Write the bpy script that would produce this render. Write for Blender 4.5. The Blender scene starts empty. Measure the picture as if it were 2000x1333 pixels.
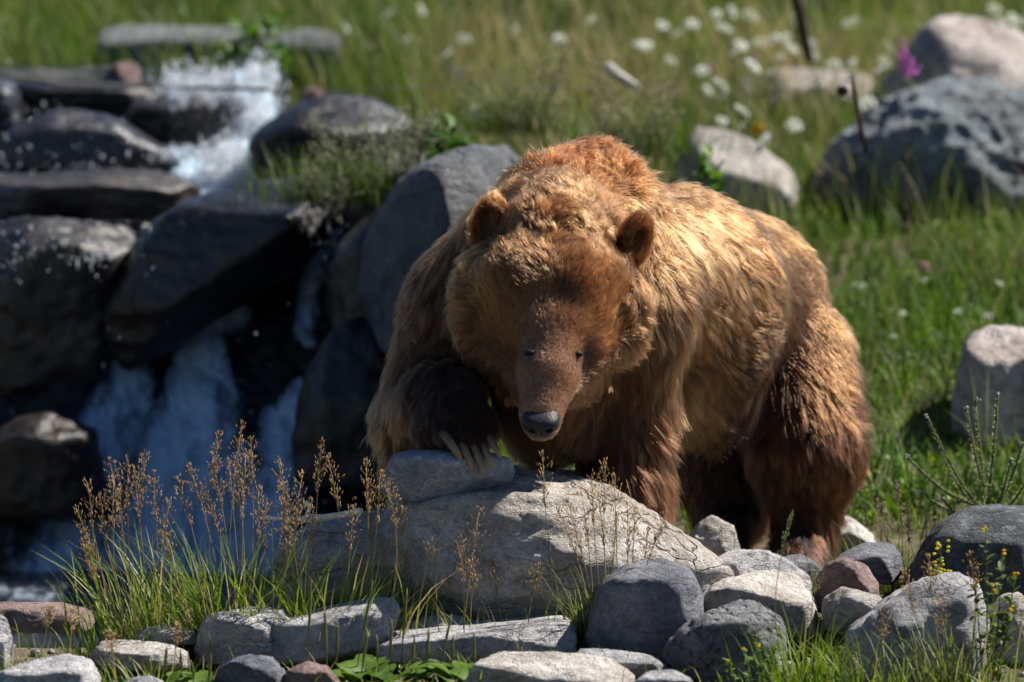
import bpy, bmesh, math, random
import numpy as np
from mathutils import Vector, Matrix, kdtree
from mathutils.bvhtree import BVHTree

random.seed(7)
RNG = np.random.default_rng(11)
scene = bpy.context.scene
COL = scene.collection

# ------------------------------------------------------------------ camera, sky, sun, exposure
PITCH = math.radians(9.0)
DIST = 20.0
LOOK = Vector((0, 0, 0.629))
FWD = Vector((0, math.cos(PITCH), -math.sin(PITCH)))
UPV = Vector((0, math.sin(PITCH), math.cos(PITCH)))
CAMP = LOOK - FWD * DIST
FPX = 850.0 * DIST                      # focal length in photograph pixels

cam_d = bpy.data.cameras.new('camera')
cam = bpy.data.objects.new('camera', cam_d)
COL.objects.link(cam)
cam.location = CAMP
cam.rotation_euler = (math.radians(90) - PITCH, 0, 0)
cam_d.sensor_width = 36.0
cam_d.lens = 36.0 * FPX / 2000.0
cam_d.clip_end = 2000
cam_d.clip_start = 0.5
cam_d.dof.use_dof = True
cam_d.dof.focus_distance = 19.75
cam_d.dof.aperture_fstop = 2.7
cam_d.dof.aperture_blades = 9
scene.camera = cam

SUN_EL, SUN_AZ = math.radians(48), math.radians(24)   # azimuth: degrees behind straight right
TO_SUN = Vector((math.cos(SUN_EL) * math.cos(SUN_AZ), math.cos(SUN_EL) * math.sin(SUN_AZ), math.sin(SUN_EL)))
world = bpy.data.worlds.new('World')
scene.world = world
world.use_nodes = True
wn = world.node_tree
sky = wn.nodes.new('ShaderNodeTexSky')
sky.sky_type = 'NISHITA'
sky.sun_disc = False
sky.sun_elevation = SUN_EL
sky.sun_rotation = math.atan2(TO_SUN.x, TO_SUN.y)
sky.altitude = 2000
sky.dust_density = 0.2
sky.ozone_density = 3.5
wn.links.new(sky.outputs[0], wn.nodes['Background'].inputs[0])
wn.nodes['Background'].inputs[1].default_value = 0.05
sun_d = bpy.data.lights.new('sun', 'SUN')
sun_d.energy = 5.0
sun_d.angle = math.radians(0.53)
sun_d.color = (1.0, 0.935, 0.85)
sun = bpy.data.objects.new('sun', sun_d)
COL.objects.link(sun)
sun.rotation_euler = TO_SUN.to_track_quat('Z', 'Y').to_euler()
scene.view_settings.view_transform = 'Standard'
scene.view_settings.look = 'None'
scene.view_settings.exposure = 1.12
scene.view_settings.gamma = 1.0
scene.render.engine = 'CYCLES'
cy = scene.cycles
cy.use_denoising = True
cy.use_adaptive_sampling = True
cy.adaptive_threshold = 0.01
cy.max_bounces = 8
cy.diffuse_bounces = 3
cy.glossy_bounces = 4
cy.transmission_bounces = 6
cy.transparent_max_bounces = 8
cy.caustics_reflective = False
cy.caustics_refractive = False

# ------------------------------------------------------------------ helpers
def P(u, v, Y):
    """photograph pixel (u, v) on the upright plane y = Y, as a world point"""
    d = FWD + Vector((1, 0, 0)) * ((u - 1000.0) / FPX) + UPV * ((666.5 - v) / FPX)
    t = (Y - CAMP.y) / d.y
    return CAMP + d * t

def mpp(Y):
    return (Y - CAMP.y) / math.cos(PITCH) / FPX

def _h(ix, iy, iz, s):
    n = (ix * 374761393 + iy * 668265263 + iz * 2147483647 + s * 1274126177) & 0xFFFFFFFF
    n = ((n ^ (n >> 13)) * 1274126177) & 0xFFFFFFFF
    n = ((n ^ (n >> 16)) * 2246822519) & 0xFFFFFFFF
    return ((n ^ (n >> 15)) & 0xFFFFFF) / float(0xFFFFFF)

def vnoise(p, s=0):
    p = np.asarray(p, dtype=np.float64)
    i = np.floor(p).astype(np.int64)
    f = p - i
    f = f * f * f * (f * (f * 6 - 15) + 10)
    o = 0
    for dx in (0, 1):
        wx = f[..., 0] if dx else 1 - f[..., 0]
        for dy in (0, 1):
            wy = f[..., 1] if dy else 1 - f[..., 1]
            for dz in (0, 1):
                wz = f[..., 2] if dz else 1 - f[..., 2]
                o = o + wx * wy * wz * _h(i[..., 0] + dx, i[..., 1] + dy, i[..., 2] + dz, s)
    return o * 2 - 1

def fbm(p, s=0, octv=4, gain=0.5):
    a, o, t = 1.0, 0, 0
    p = np.asarray(p, dtype=np.float64)
    for k in range(octv):
        o = o + a * vnoise(p * (2.03 ** k) + k * 17.3, s + k)
        t += a
        a *= gain
    return o / t

def nrm(a):
    return a / np.maximum(np.linalg.norm(a, axis=-1, keepdims=True), 1e-9)

def sstep(a, b, x):
    t = np.clip((np.asarray(x, dtype=np.float64) - a) / (b - a), 0, 1)
    return t * t * (3 - 2 * t)

def link(o, parent=None):
    COL.objects.link(o)
    if parent is not None:
        o.parent = parent
    return o

def tag(o, label=None, cat=None, group=None, kind=None):
    if label: o['label'] = label
    if cat: o['category'] = cat
    if group: o['group'] = group
    if kind: o['kind'] = kind
    return o

def empty(name, loc, label=None, cat=None, group=None):
    o = bpy.data.objects.new(name, None)
    o.empty_display_size = 0.05
    o.location = loc
    link(o)
    return tag(o, label, cat, group)

def mesh_obj(name, verts, faces, mat, parent=None, smooth=True, cols=None, attr=None):
    """faces: one int array (n,k) or a list of such arrays; vertices are in world space"""
    verts = np.asarray(verts, dtype=np.float32)
    if parent is not None:
        verts = verts - np.array(parent_world(parent), dtype=np.float32)
    if not isinstance(faces, (list, tuple)):
        faces = [faces]
    faces = [np.asarray(f, dtype=np.int32) for f in faces if len(f)]
    me = bpy.data.meshes.new(name)
    me.vertices.add(len(verts))
    me.vertices.foreach_set('co', verts.ravel())
    nl = sum(f.size for f in faces)
    npoly = sum(len(f) for f in faces)
    me.loops.add(nl)
    me.loops.foreach_set('vertex_index', np.concatenate([f.ravel() for f in faces]))
    me.polygons.add(npoly)
    tot = np.concatenate([np.full(len(f), f.shape[1], dtype=np.int32) for f in faces])
    st = np.concatenate([[0], np.cumsum(tot)[:-1]]).astype(np.int32)
    me.polygons.foreach_set('loop_start', st)
    me.polygons.foreach_set('loop_total', tot)
    me.polygons.foreach_set('use_smooth', np.full(npoly, smooth, dtype=bool))
    me.update()
    me.validate()
    if cols is not None:
        ca = me.attributes.new('col', 'FLOAT_COLOR', 'POINT')
        c4 = np.ones((len(verts), 4), dtype=np.float32)
        c4[:, :3] = cols
        ca.data.foreach_set('color', c4.ravel())
    if attr:
        for k, a in attr.items():
            at = me.attributes.new(k, 'FLOAT', 'POINT')
            at.data.foreach_set('value', np.asarray(a, dtype=np.float32))
    if mat is not None:
        me.materials.append(mat)
    o = bpy.data.objects.new(name, me)
    return link(o, parent)

def parent_world(o):
    v = Vector((0, 0, 0))
    while o is not None:
        v = v + o.location
        o = o.parent
    return v

def tube(pts, rads, n=6, cap=True):
    """tapered tube along a polyline -> verts, faces"""
    pts = np.asarray(pts, dtype=np.float64)
    m = len(pts)
    rads = np.broadcast_to(np.asarray(rads, dtype=np.float64), (m,))
    tg = nrm(np.gradient(pts, axis=0))
    ref = np.array([0.31, 0.2, 0.93]) if abs(tg[0] @ np.array([0.31, 0.2, 0.93])) < 0.9 else np.array([1.0, 0, 0])
    a = nrm(np.cross(tg, ref)); b = np.cross(tg, a)
    ang = np.arange(n) * 2 * math.pi / n
    V = pts[:, None] + rads[:, None, None] * (a[:, None] * np.cos(ang)[None, :, None] + b[:, None] * np.sin(ang)[None, :, None])
    V = V.reshape(-1, 3)
    F = []
    for i in range(m - 1):
        for j in range(n):
            k = (j + 1) % n
            F.append((i * n + j, i * n + k, (i + 1) * n + k, (i + 1) * n + j))
    T = []
    if cap:
        V = np.vstack([V, pts[0], pts[-1]])
        for j in range(n):
            k = (j + 1) % n
            T.append((m * n, k, j)); T.append((m * n + 1, (m - 1) * n + j, (m - 1) * n + k))
    return V, [np.array(F), np.array(T).reshape(-1, 3)]

class Bag:
    """collects verts/faces of many pieces for one object"""
    def __init__(s): s.v, s.q, s.t, s.c, s.n = [], [], [], [], 0
    def add(s, V, faces, col=None):
        V = np.asarray(V)
        s.v.append(V)
        for f in (faces if isinstance(faces, (list, tuple)) else [faces]):
            f = np.asarray(f)
            if len(f) == 0: continue
            (s.q if f.shape[1] == 4 else s.t).append(f + s.n)
        if col is not None:
            s.c.append(np.broadcast_to(np.asarray(col, dtype=np.float64), (len(V), 3)))
        s.n += len(V)
    def build(s, name, mat, parent=None, smooth=True):
        fs = []
        if s.q: fs.append(np.vstack(s.q))
        if s.t: fs.append(np.vstack(s.t))
        return mesh_obj(name, np.vstack(s.v), fs, mat, parent, smooth, np.vstack(s.c) if s.c else None)

# ------------------------------------------------------------------ materials
class NT:
    def __init__(s, name):
        s.m = bpy.data.materials.new(name); s.m.use_nodes = True
        s.t = s.m.node_tree; s.t.nodes.clear()
        s.out = s.n('ShaderNodeOutputMaterial')
    def n(s, typ, **kw):
        nd = s.t.nodes.new(typ)
        for k, v in kw.items(): setattr(nd, k, v)
        return nd
    def l(s, a, b): s.t.links.new(a, b)
    def noise(s, vec, scale, detail=6, rough=0.55, dist=0.0):
        nd = s.n('ShaderNodeTexNoise'); nd.inputs['Scale'].default_value = scale
        nd.inputs['Detail'].default_value = detail; nd.inputs['Roughness'].default_value = rough
        nd.inputs['Distortion'].default_value = dist
        if vec is not None: s.l(vec, nd.inputs['Vector'])
        return nd.outputs[0]
    def ramp(s, fac, stops):
        r = s.n('ShaderNodeValToRGB')
        while len(r.color_ramp.elements) < len(stops): r.color_ramp.elements.new(0.5)
        for e, (p, c) in zip(r.color_ramp.elements, stops):
            e.position = p
            e.color = (c, c, c, 1) if isinstance(c, (int, float)) else (*c, 1)
        s.l(fac, r.inputs[0])
        return r.outputs[0]
    def mix(s, fac, a, b, mode='MIX'):
        m = s.n('ShaderNodeMix', data_type='RGBA', blend_type=mode)
        for i, x in ((0, fac), (6, a), (7, b)):
            if hasattr(x, 'links'): s.l(x, m.inputs[i])
            elif isinstance(x, (int, float)): m.inputs[i].default_value = x if i == 0 else (x, x, x, 1)
            else: m.inputs[i].default_value = (*x, 1)
        return m.outputs[2]
    def math(s, op, a, b=0.0):
        m = s.n('ShaderNodeMath', operation=op)
        for i, x in ((0, a), (1, b)):
            if hasattr(x, 'links'): s.l(x, m.inputs[i])
            else: m.inputs[i].default_value = x
        return m.outputs[0]
    def bump(s, h, strength, dist=0.01):
        b = s.n('ShaderNodeBump'); b.inputs['Strength'].default_value = strength
        b.inputs['Distance'].default_value = dist
        s.l(h, b.inputs['Height']); return b.outputs[0]
    def pbsdf(s, col, rough=0.8, normal=None, spec=0.5, **kw):
        b = s.n('ShaderNodeBsdfPrincipled')
        if hasattr(col, 'links'): s.l(col, b.inputs['Base Color'])
        else: b.inputs['Base Color'].default_value = (*col, 1)
        if hasattr(rough, 'links'): s.l(rough, b.inputs['Roughness'])
        else: b.inputs['Roughness'].default_value = rough
        b.inputs['Specular IOR Level'].default_value = spec
        if normal is not None: s.l(normal, b.inputs['Normal'])
        for k, v in kw.items(): b.inputs[k].default_value = v
        return b.outputs[0]
    def done(s, sh):
        s.l(sh, s.out.inputs[0]); return s.m
    def coord(s):
        return s.n('ShaderNodeTexCoord').outputs['Object']

def rock_mat(name, a, b, dark=(0.06, 0.055, 0.05), scale=9.0, rough=0.85, bump=0.5, crack=0.35, vein=0.0, pits=0.0, lichen=0.0, spec=0.3, stain=None):
    t = NT(name)
    co = t.coord()
    rnd = t.n('ShaderNodeObjectInfo').outputs['Random']
    off = t.n('ShaderNodeVectorMath', operation='ADD')
    cmb = t.n('ShaderNodeCombineXYZ')
    for i in range(3): t.l(t.math('MULTIPLY', rnd, 37.0 + 11 * i), cmb.inputs[i])
    t.l(co, off.inputs[0]); t.l(cmb.outputs[0], off.inputs[1])
    co = off.outputs[0]
    n1 = t.noise(co, scale, 8, 0.62)
    n2 = t.noise(co, scale * 5, 6, 0.7)
    n3 = t.noise(co, scale * 0.45, 3, 0.5, 0.6)
    n4 = t.noise(co, scale * 22, 3, 0.7)
    c = t.mix(t.ramp(n1, [(0.40, 0.0), (0.60, 1.0)]), a, b)
    c = t.mix(t.math('MULTIPLY', t.ramp(n3, [(0.50, 0.0), (0.72, 1.0)]), 0.55), c, stain if stain else dark)
    c = t.mix(t.math('MULTIPLY', t.ramp(n2, [(0.30, 1.0), (0.48, 0.0)]), crack), c, dark)
    c = t.mix(0.8, c, t.mix(1.0, c, t.ramp(n4, [(0.30, 0.55), (0.70, 1.3)]), 'MULTIPLY'))
    c = t.mix(0.7, c, t.mix(1.0, c, t.ramp(n2, [(0.35, 0.65), (0.65, 1.2)]), 'MULTIPLY'))
    mp = t.n('ShaderNodeMapping'); mp.inputs['Scale'].default_value = (1.0, 1.0, 3.4)
    mp.inputs['Rotation'].default_value = (0.5, 0.7, 0.2)
    t.l(co, mp.inputs[0])
    str_ = t.noise(mp.outputs[0], scale * 2.2, 7, 0.65, 0.5)
    if vein > 0:
        w = t.n('ShaderNodeTexVoronoi', feature='DISTANCE_TO_EDGE'); w.inputs['Scale'].default_value = scale * 0.8
        dv = t.n('ShaderNodeVectorMath', operation='ADD'); t.l(co, dv.inputs[0])
        nn = t.n('ShaderNodeTexNoise'); nn.inputs['Scale'].default_value = scale * 2
        t.l(co, nn.inputs['Vector'])
        sc = t.n('ShaderNodeVectorMath', operation='SCALE'); sc.inputs['Scale'].default_value = 0.12
        t.l(nn.outputs['Color'], sc.inputs[0]); t.l(sc.outputs[0], dv.inputs[1])
        t.l(dv.outputs[0], w.inputs['Vector'])
        vm = t.ramp(w.outputs['Distance'], [(0.0, 1.0), (0.035, 0.0)])
        c = t.mix(t.math('MULTIPLY', t.math('MULTIPLY', vm, n1), vein), c, (0.62, 0.62, 0.62))
    if lichen > 0:
        lm = t.ramp(t.noise(co, scale * 3.1, 5, 0.6), [(0.58, 0.0), (0.66, 1.0)])
        c = t.mix(t.math('MULTIPLY', lm, lichen), c, (0.55, 0.54, 0.50))
    ck = t.n('ShaderNodeTexVoronoi', feature='DISTANCE_TO_EDGE'); ck.inputs['Scale'].default_value = scale * 0.55
    dv2 = t.n('ShaderNodeVectorMath', operation='ADD'); t.l(mp.outputs[0], dv2.inputs[0])
    nn2 = t.n('ShaderNodeTexNoise'); nn2.inputs['Scale'].default_value = scale * 0.9; nn2.inputs['Detail'].default_value = 6
    t.l(co, nn2.inputs['Vector'])
    sc2 = t.n('ShaderNodeVectorMath', operation='SCALE'); sc2.inputs['Scale'].default_value = 0.35
    t.l(nn2.outputs['Color'], sc2.inputs[0]); t.l(sc2.outputs[0], dv2.inputs[1]); t.l(dv2.outputs[0], ck.inputs['Vector'])
    line = t.math('MULTIPLY', t.ramp(ck.outputs['Distance'], [(0.0, 1.0), (0.022, 0.0)]), t.ramp(n3, [(0.46, 0.0), (0.60, 0.8)]))
    c = t.mix(t.math('MULTIPLY', line, 0.45), c, dark)
    h = t.math('ADD', t.math('MULTIPLY', n2, 0.55), t.math('ADD', t.math('MULTIPLY', n4, 0.25), t.math('SUBTRACT', t.math('MULTIPLY', str_, 0.7), t.math('MULTIPLY', line, 0.8))))
    if pits > 0:
        vo = t.n('ShaderNodeTexVoronoi'); vo.inputs['Scale'].default_value = scale * 4.5
        t.l(co, vo.inputs['Vector'])
        pm = t.ramp(vo.outputs['Distance'], [(0.10, 0.0), (0.34, 1.0)])
        h = t.math('ADD', h, t.math('MULTIPLY', pm, pits))
        c = t.mix(t.math('MULTIPLY', t.ramp(vo.outputs['Distance'], [(0.08, 1.0), (0.26, 0.0)]), 0.5), c, dark)
    return t.done(t.pbsdf(c, rough, t.bump(h, min(1.0, bump * 1.3), 0.045), spec))

def wet_mat(name, a, b, rough=0.22, scale=9.0, tops=None):
    t = NT(name); co = t.coord()
    n1 = t.noise(co, scale, 7, 0.6); n2 = t.noise(co, scale * 6, 5, 0.65)
    c = t.mix(t.ramp(n1, [(0.35, 0.0), (0.7, 1.0)]), a, b)
    if tops:   # pale dry mineral crust in patches
        c = t.mix(t.math('MULTIPLY', t.ramp(t.noise(co, scale * 0.7, 6, 0.65, 0.4), [(0.50, 0.0), (0.64, 1.0)]), 0.8), c, tops)
    r = t.ramp(n2, [(0.3, rough * 0.7), (0.7, rough * 1.9)])
    h = t.math('ADD', t.math('MULTIPLY', n2, 0.5), n1)
    return t.done(t.pbsdf(c, r, t.bump(h, 0.55, 0.02), 0.5))

def plant_mat(name, trans=0.35, rough=0.55, spec=0.3, tint=1.0):
    """leaf/blade colour from the mesh's own colour attribute"""
    t = NT(name)
    at = t.n('ShaderNodeAttribute', attribute_name='col').outputs['Color']
    n = t.noise(t.n('ShaderNodeNewGeometry').outputs['Position'], 40, 3)
    c = t.mix(1.0, at, t.ramp(n, [(0.2, 0.72 * tint), (0.8, 1.25 * tint)]), 'MULTIPLY')
    d = t.pbsdf(c, rough, None, spec)
    tr = t.n('ShaderNodeBsdfTranslucent')
    hs = t.n('ShaderNodeHueSaturation'); hs.inputs['Value'].default_value = 1.25; hs.inputs['Saturation'].default_value = 1.1
    t.l(c, hs.inputs['Color']); t.l(hs.outputs[0], tr.inputs['Color'])
    ms = t.n('ShaderNodeMixShader'); ms.inputs[0].default_value = trans
    t.l(d, ms.inputs[1]); t.l(tr.outputs[0], ms.inputs[2])
    return t.done(ms.outputs[0])

def plain_mat(name, col, rough=0.6, spec=0.4, var=0.3, scale=30, bump=0.2, **kw):
    t = NT(name); co = t.coord()
    n = t.noise(co, scale, 5, 0.6)
    c = t.mix(1.0, col, t.ramp(n, [(0.25, 1 - var), (0.75, 1 + var)]), 'MULTIPLY')
    return t.done(t.pbsdf(c, rough, t.bump(n, bump, 0.004), spec, **kw))

M = {}
M['grey'] = rock_mat('grey_limestone', (0.33, 0.325, 0.335), (0.52, 0.51, 0.515), (0.09, 0.085, 0.09), 9, bump=0.6)
M['tan'] = rock_mat('tan_stone', (0.38, 0.345, 0.31), (0.55, 0.52, 0.48), (0.13, 0.10, 0.08), 8, bump=0.6)
M['slate'] = rock_mat('slate_stone', (0.16, 0.17, 0.20), (0.27, 0.28, 0.31), (0.05, 0.05, 0.06), 10, bump=0.7)
M['bluegrey'] = rock_mat('blue_grey_stone', (0.19, 0.225, 0.25), (0.32, 0.36, 0.39), (0.04, 0.046, 0.06), 8, bump=0.9, crack=0.6, lichen=0.15)
M['vein'] = rock_mat('veined_stone', (0.20, 0.22, 0.27), (0.30, 0.32, 0.36), (0.08, 0.085, 0.10), 11, bump=0.4, crack=0.15, vein=0.8)
M['bigrock'] = rock_mat('weathered_boulder', (0.42, 0.38, 0.335), (0.58, 0.55, 0.51), (0.15, 0.12, 0.10), 6, bump=0.9, crack=0.4, stain=(0.22, 0.17, 0.13))
M['red'] = rock_mat('reddish_stone', (0.19, 0.125, 0.11), (0.30, 0.22, 0.20), (0.07, 0.05, 0.05), 11, bump=0.6, lichen=0.3)
M['speck'] = rock_mat('speckled_stone', (0.40, 0.35, 0.30), (0.55, 0.53, 0.50), (0.17, 0.12, 0.08), 16, bump=0.6, crack=0.5)
M['pitted'] = rock_mat('pitted_stone', (0.19, 0.195, 0.215), (0.32, 0.325, 0.34), (0.06, 0.06, 0.065), 9, bump=0.9, pits=1.2)
M['white'] = rock_mat('white_stone', (0.55, 0.52, 0.48), (0.70, 0.68, 0.64), (0.25, 0.22, 0.18), 12, bump=0.6)
M['pink'] = rock_mat('pinkish_stone', (0.40, 0.34, 0.31), (0.55, 0.50, 0.47), (0.12, 0.10, 0.10), 7, bump=0.6)
M['darkb'] = rock_mat('dark_boulder', (0.055, 0.065, 0.075), (0.16, 0.18, 0.20), (0.02, 0.022, 0.027), 10, bump=0.9, crack=0.5, lichen=0.25, spec=0.4)
M['wet'] = wet_mat('wet_black_rock', (0.004, 0.004, 0.005), (0.014, 0.013, 0.014), 0.26)
M['wetbrown'] = wet_mat('wet_brown_rock', (0.010, 0.007, 0.006), (0.050, 0.034, 0.024), 0.28)
M['wetblue'] = wet_mat('wet_blue_rock', (0.009, 0.011, 0.016), (0.028, 0.028, 0.034), 0.22)
M['crust'] = wet_mat('crusted_rock', (0.010, 0.009, 0.009), (0.028, 0.024, 0.022), 0.35, 8, (0.065, 0.048, 0.038))
M['halfdry'] = rock_mat('half_dry_rock', (0.07, 0.08, 0.09), (0.135, 0.14, 0.15), (0.035, 0.035, 0.04), 5, 0.6, bump=0.8, crack=0.4, spec=0.45)
M['plant'] = plant_mat('leaf_tissue')
M['dryplant'] = plant_mat('dry_grass_tissue', 0.3, 0.7, 0.15)
M['flower'] = plant_mat('petal_tissue', 0.45, 0.7, 0.1)

def soil_mat():
    t = NT('soil'); co = t.coord()
    n1 = t.noise(co, 2.2, 7, 0.6); n2 = t.noise(co, 30, 6, 0.7); n3 = t.noise(co, 8, 4)
    c = t.mix(t.ramp(n3, [(0.35, 0.0), (0.65, 1.0)]), (0.075, 0.055, 0.035), (0.16, 0.125, 0.085))
    c = t.mix(t.ramp(n1, [(0.42, 0.0), (0.62, 0.8)]), c, (0.045, 0.06, 0.02))
    c = t.mix(1.0, c, t.ramp(n2, [(0.25, 0.55), (0.75, 1.4)]), 'MULTIPLY')
    return t.done(t.pbsdf(c, 0.95, t.bump(n2, 0.8, 0.02), 0.2))
M['soil'] = soil_mat()

# ------------------------------------------------------------------ ground
def zr(y):
    y = np.asarray(y, dtype=np.float64)
    k = 0.25
    s = k * np.logaddexp(0, (np.minimum(y, 9.0) - 1.1) / k)
    return 0.125 * s + 0.03 * np.maximum(y - 9.0, 0)

def chan(x, y):
    m = sstep(-0.22, -0.46, x) * sstep(-2.05, -1.65, x)
    return m

def ground_z(x, y):
    x = np.asarray(x, dtype=np.float64); y = np.asarray(y, dtype=np.float64)
    r = zr(y)
    l = np.interp(y, [-500, -0.42, 0.15, 2.2, 2.9, 3.3, 4.6, 5.1, 9, 500], [0, 0, -0.5, -0.6, -0.15, 0.0, 0.25, zr(5.1), zr(9.0), zr(500)])
    m = chan(x, y)
    z = r * (1 - m) + l * m
    p = np.stack([x, y, np.zeros_like(x)], -1)
    near = np.exp(-(np.maximum(np.abs(x) - 3, 0) + np.maximum(np.abs(y - 2) - 6, 0)) / 6)
    return z + near * (0.035 * fbm(p * 1.7, 3, 3) + 0.012 * fbm(p * 9, 5, 3))

def build_ground():
    def axis(lo, hi, step, far, n):
        core = np.arange(lo, hi + 1e-6, step)
        g = np.geomspace(1, 1 + far, n) - 1
        return np.concatenate([lo - g[1:][::-1], core, hi + g[1:]])
    xs = axis(-2.2, 2.2, 0.035, 600, 22)
    ys = axis(-1.6, 7.5, 0.04, 900, 22)
    X, Y = np.meshgrid(xs, ys, indexing='ij')
    Z = ground_z(X, Y)
    V = np.stack([X, Y, Z], -1).reshape(-1, 3)
    nx, ny = len(xs), len(ys)
    i = (np.arange(nx - 1)[:, None] * ny + np.arange(ny - 1)[None]).ravel()
    F = np.stack([i, i + ny, i + ny + 1, i + 1], -1)
    tag(mesh_obj('ground', V, F, M['soil']), kind='structure')
build_ground()

def gp(u, v, it=40):
    """where the ray through pixel (u, v) meets the ground"""
    d = FWD + Vector((1, 0, 0)) * ((u - 1000.0) / FPX) + UPV * ((666.5 - v) / FPX)
    ts = np.linspace(15, 34, 1500)
    X = CAMP.x + d.x * ts; Y = CAMP.y + d.y * ts; Z = CAMP.z + d.z * ts
    below = np.nonzero(Z < ground_z(X, Y))[0]
    k = below[0] if len(below) else -1
    return Vector((X[k], Y[k], Z[k]))
# ------------------------------------------------------------------ rocks
_ICO = {}
def ico(sub):
    if sub not in _ICO:
        bm = bmesh.new(); bmesh.ops.create_icosphere(bm, subdivisions=sub, radius=1)
        V = np.array([v.co[:] for v in bm.verts]); F = np.array([[v.index for v in f.verts] for f in bm.faces])
        bm.free(); _ICO[sub] = (nrm(V), F)
    return _ICO[sub]

def hull_planes(W):
    bm = bmesh.new()
    for p in W: bm.verts.new(p)
    r = bmesh.ops.convex_hull(bm, input=bm.verts)
    bm.normal_update()
    fs = [g for g in r['geom'] if isinstance(g, bmesh.types.BMFace)]
    c = W.mean(0)
    out = []
    for f in fs:
        n = np.array(f.normal); q = np.array(f.verts[0].co)
        d = n @ (q - c)
        if d < 0: n, d = -n, -d
        out.append((*n, d))
    bm.free()
    return np.array(out), c

def rock(label, pts, Y, dep, mat, seed, sub=4, soft=16, amp=0.035, fr=1.0, chip=0.03, strata=0.0, name='rock', group=None, back=0.82, cat='rock', sink=0.0, cuts=None):
    """pts: (u, v[, dy]) corners of the visible faces; the hidden side mirrors them at depth `dep`"""
    if Y is None:
        vb = max(p[1] for p in pts) - 20; ub = sum(p[0] for p in pts) / len(pts)
        Y = gp(ub, vb).y + 0.08
    if cuts is None: cuts = 16
    soft = soft * 3.2; sub = max(sub, 5) if sub < 6 else 6
    vmx = max(p[1] for p in pts); vmn = min(p[1] for p in pts)
    pts = [(p[0], p[1], p[2] * .5) if len(p) > 2 and p[2] < 0 and p[1] > vmx - .2 * (vmx - vmn) else p for p in pts]   # steep fronts
    W = []
    for p in pts:
        W.append(np.array(P(p[0], p[1], Y + (p[2] if len(p) > 2 else 0.0))))
    W = np.array(W); c0 = W.mean(0)
    B = c0 + (W - c0) * np.array([back, 1, back]); B[:, 1] = W[:, 1].max() + dep * (0.85 + 0.3 * np.array([_h(i, seed, 3, 1) for i in range(len(B))]))
    B[:, 2] -= 0.145 * dep
    W = np.vstack([W, B])
    if sink: W[W[:, 2] < c0[2], 2] -= sink
    cw = W.mean(0); W = cw + (W - cw) * np.array([1.05, 1.03, 1.05])
    PL, c = hull_planes(W)
    s = (W.max(0) - W.min(0)) / 2
    D, F = ico(sub)
    if cuts:      # random chipped facets just inside the hull
        gq = np.random.default_rng(seed * 13 + 1)
        ns = nrm(gq.normal(0, 1, (cuts, 3)) / s)
        sup = ((W - c) @ ns.T).max(0)
        PL = np.vstack([PL, np.hstack([ns, (sup * gq.uniform(.74, .95, cuts))[:, None]])])
    d = D * s
    q = d @ PL[:, :3].T
    r = np.where(q > 1e-6, PL[:, 3] / np.maximum(q, 1e-6), 50.0)
    r = np.minimum(r, 4.0)
    rm = r.min(1, keepdims=True)
    r = (rm[:, 0] - np.log(np.exp(-soft * (r - rm)).sum(1)) / soft)
    V = d * r[:, None]
    size = float(s.mean())
    o = np.array([seed * 3.7, seed * 1.9, seed * 0.7])
    q = V / size
    n = fbm(q * 1.6 * fr + o, seed, 5, 0.55) * amp * 1.7
    rid = 1 - np.abs(fbm(q * 2.6 * fr + o + 9, seed + 5, 4, 0.55)) * 2
    n = n + chip * rid * 1.25 + 0.010 * fbm(q * 9 + o, seed + 11, 4, 0.6)
    if strata:
        qs = q * np.array([1.2, 1.2, 6.5]) + 0.6 * np.stack([fbm(q * 1.1 + o, seed + 8, 2)] * 3, -1)
        n = n + strata * fbm(qs + o, seed + 3, 3, 0.6)
    nd = nrm(V / (s ** 1.0))
    V = V + nrm(nd) * (n * size)[:, None]
    base = Vector((c[0], c[1], c[2] + V[:, 2].min()))
    V = V + c - np.array(base)
    ob = mesh_obj(name, V, F, mat)
    ob.location = base
    return tag(ob, label, cat, group)

def box(u0, v0, u1, v1, k=0.25):
    """a rounded visible outline"""
    w, h = u1 - u0, v1 - v0
    return [(u0, v0 + h * .62), (u0 + w * .08, v0 + h * .28), (u0 + w * .30, v0 + h * .04), (u0 + w * .62, v0), (u0 + w * .88, v0 + h * .20), (u1, v0 + h * .55),
            (u1 - w * .04, v1), (u0 + w * .04, v1), (u0 + w * .3, v0 + h * .5, -k), (u0 + w * .7, v0 + h * .45, -k), (u0 + w * .25, v1, -k), (u0 + w * .75, v1, -k)]

R_ = rock
# the boulder in front of the bear, in two pieces, and the stone under the paw
R_('big pale weathered boulder that the bear leans over, its right side sunlit',
   [(735, 1010), (800, 968, .10), (900, 945, .16), (1040, 936, .18), (1150, 945, .16), (1250, 1000, .14), (1330, 1060, .10), (1408, 1112, .05), (1410, 1240, .05), (1180, 1260, -.14), (1075, 968, -.10), (1100, 1080, -.19), (840, 995, -.10), (950, 972, -.13), (880, 1120, -.16), (800, 1240, -.12), (1000, 1260, -.20), (752, 1100, -.04)],
   -0.30, 0.30, M['bigrock'], 3, 6, 26, 0.035, 1.5, 0.035, 0.02, back=0.9, cat='boulder', name='boulder')
R_('low brown ledge joining the left foot of the big boulder, bones lying on it',
   [(545, 1075), (600, 1040), (680, 1018), (760, 1000), (800, 1020), (800, 1200), (540, 1200), (620, 1060, -.08), (740, 1040, -.10), (740, 1200, -.16), (600, 1200, -.14)],
   -0.24, 0.34, M['bigrock'], 8, 5, 20, 0.05, 1.5, 0.05, 0.03, cat='boulder', name='boulder')
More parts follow.
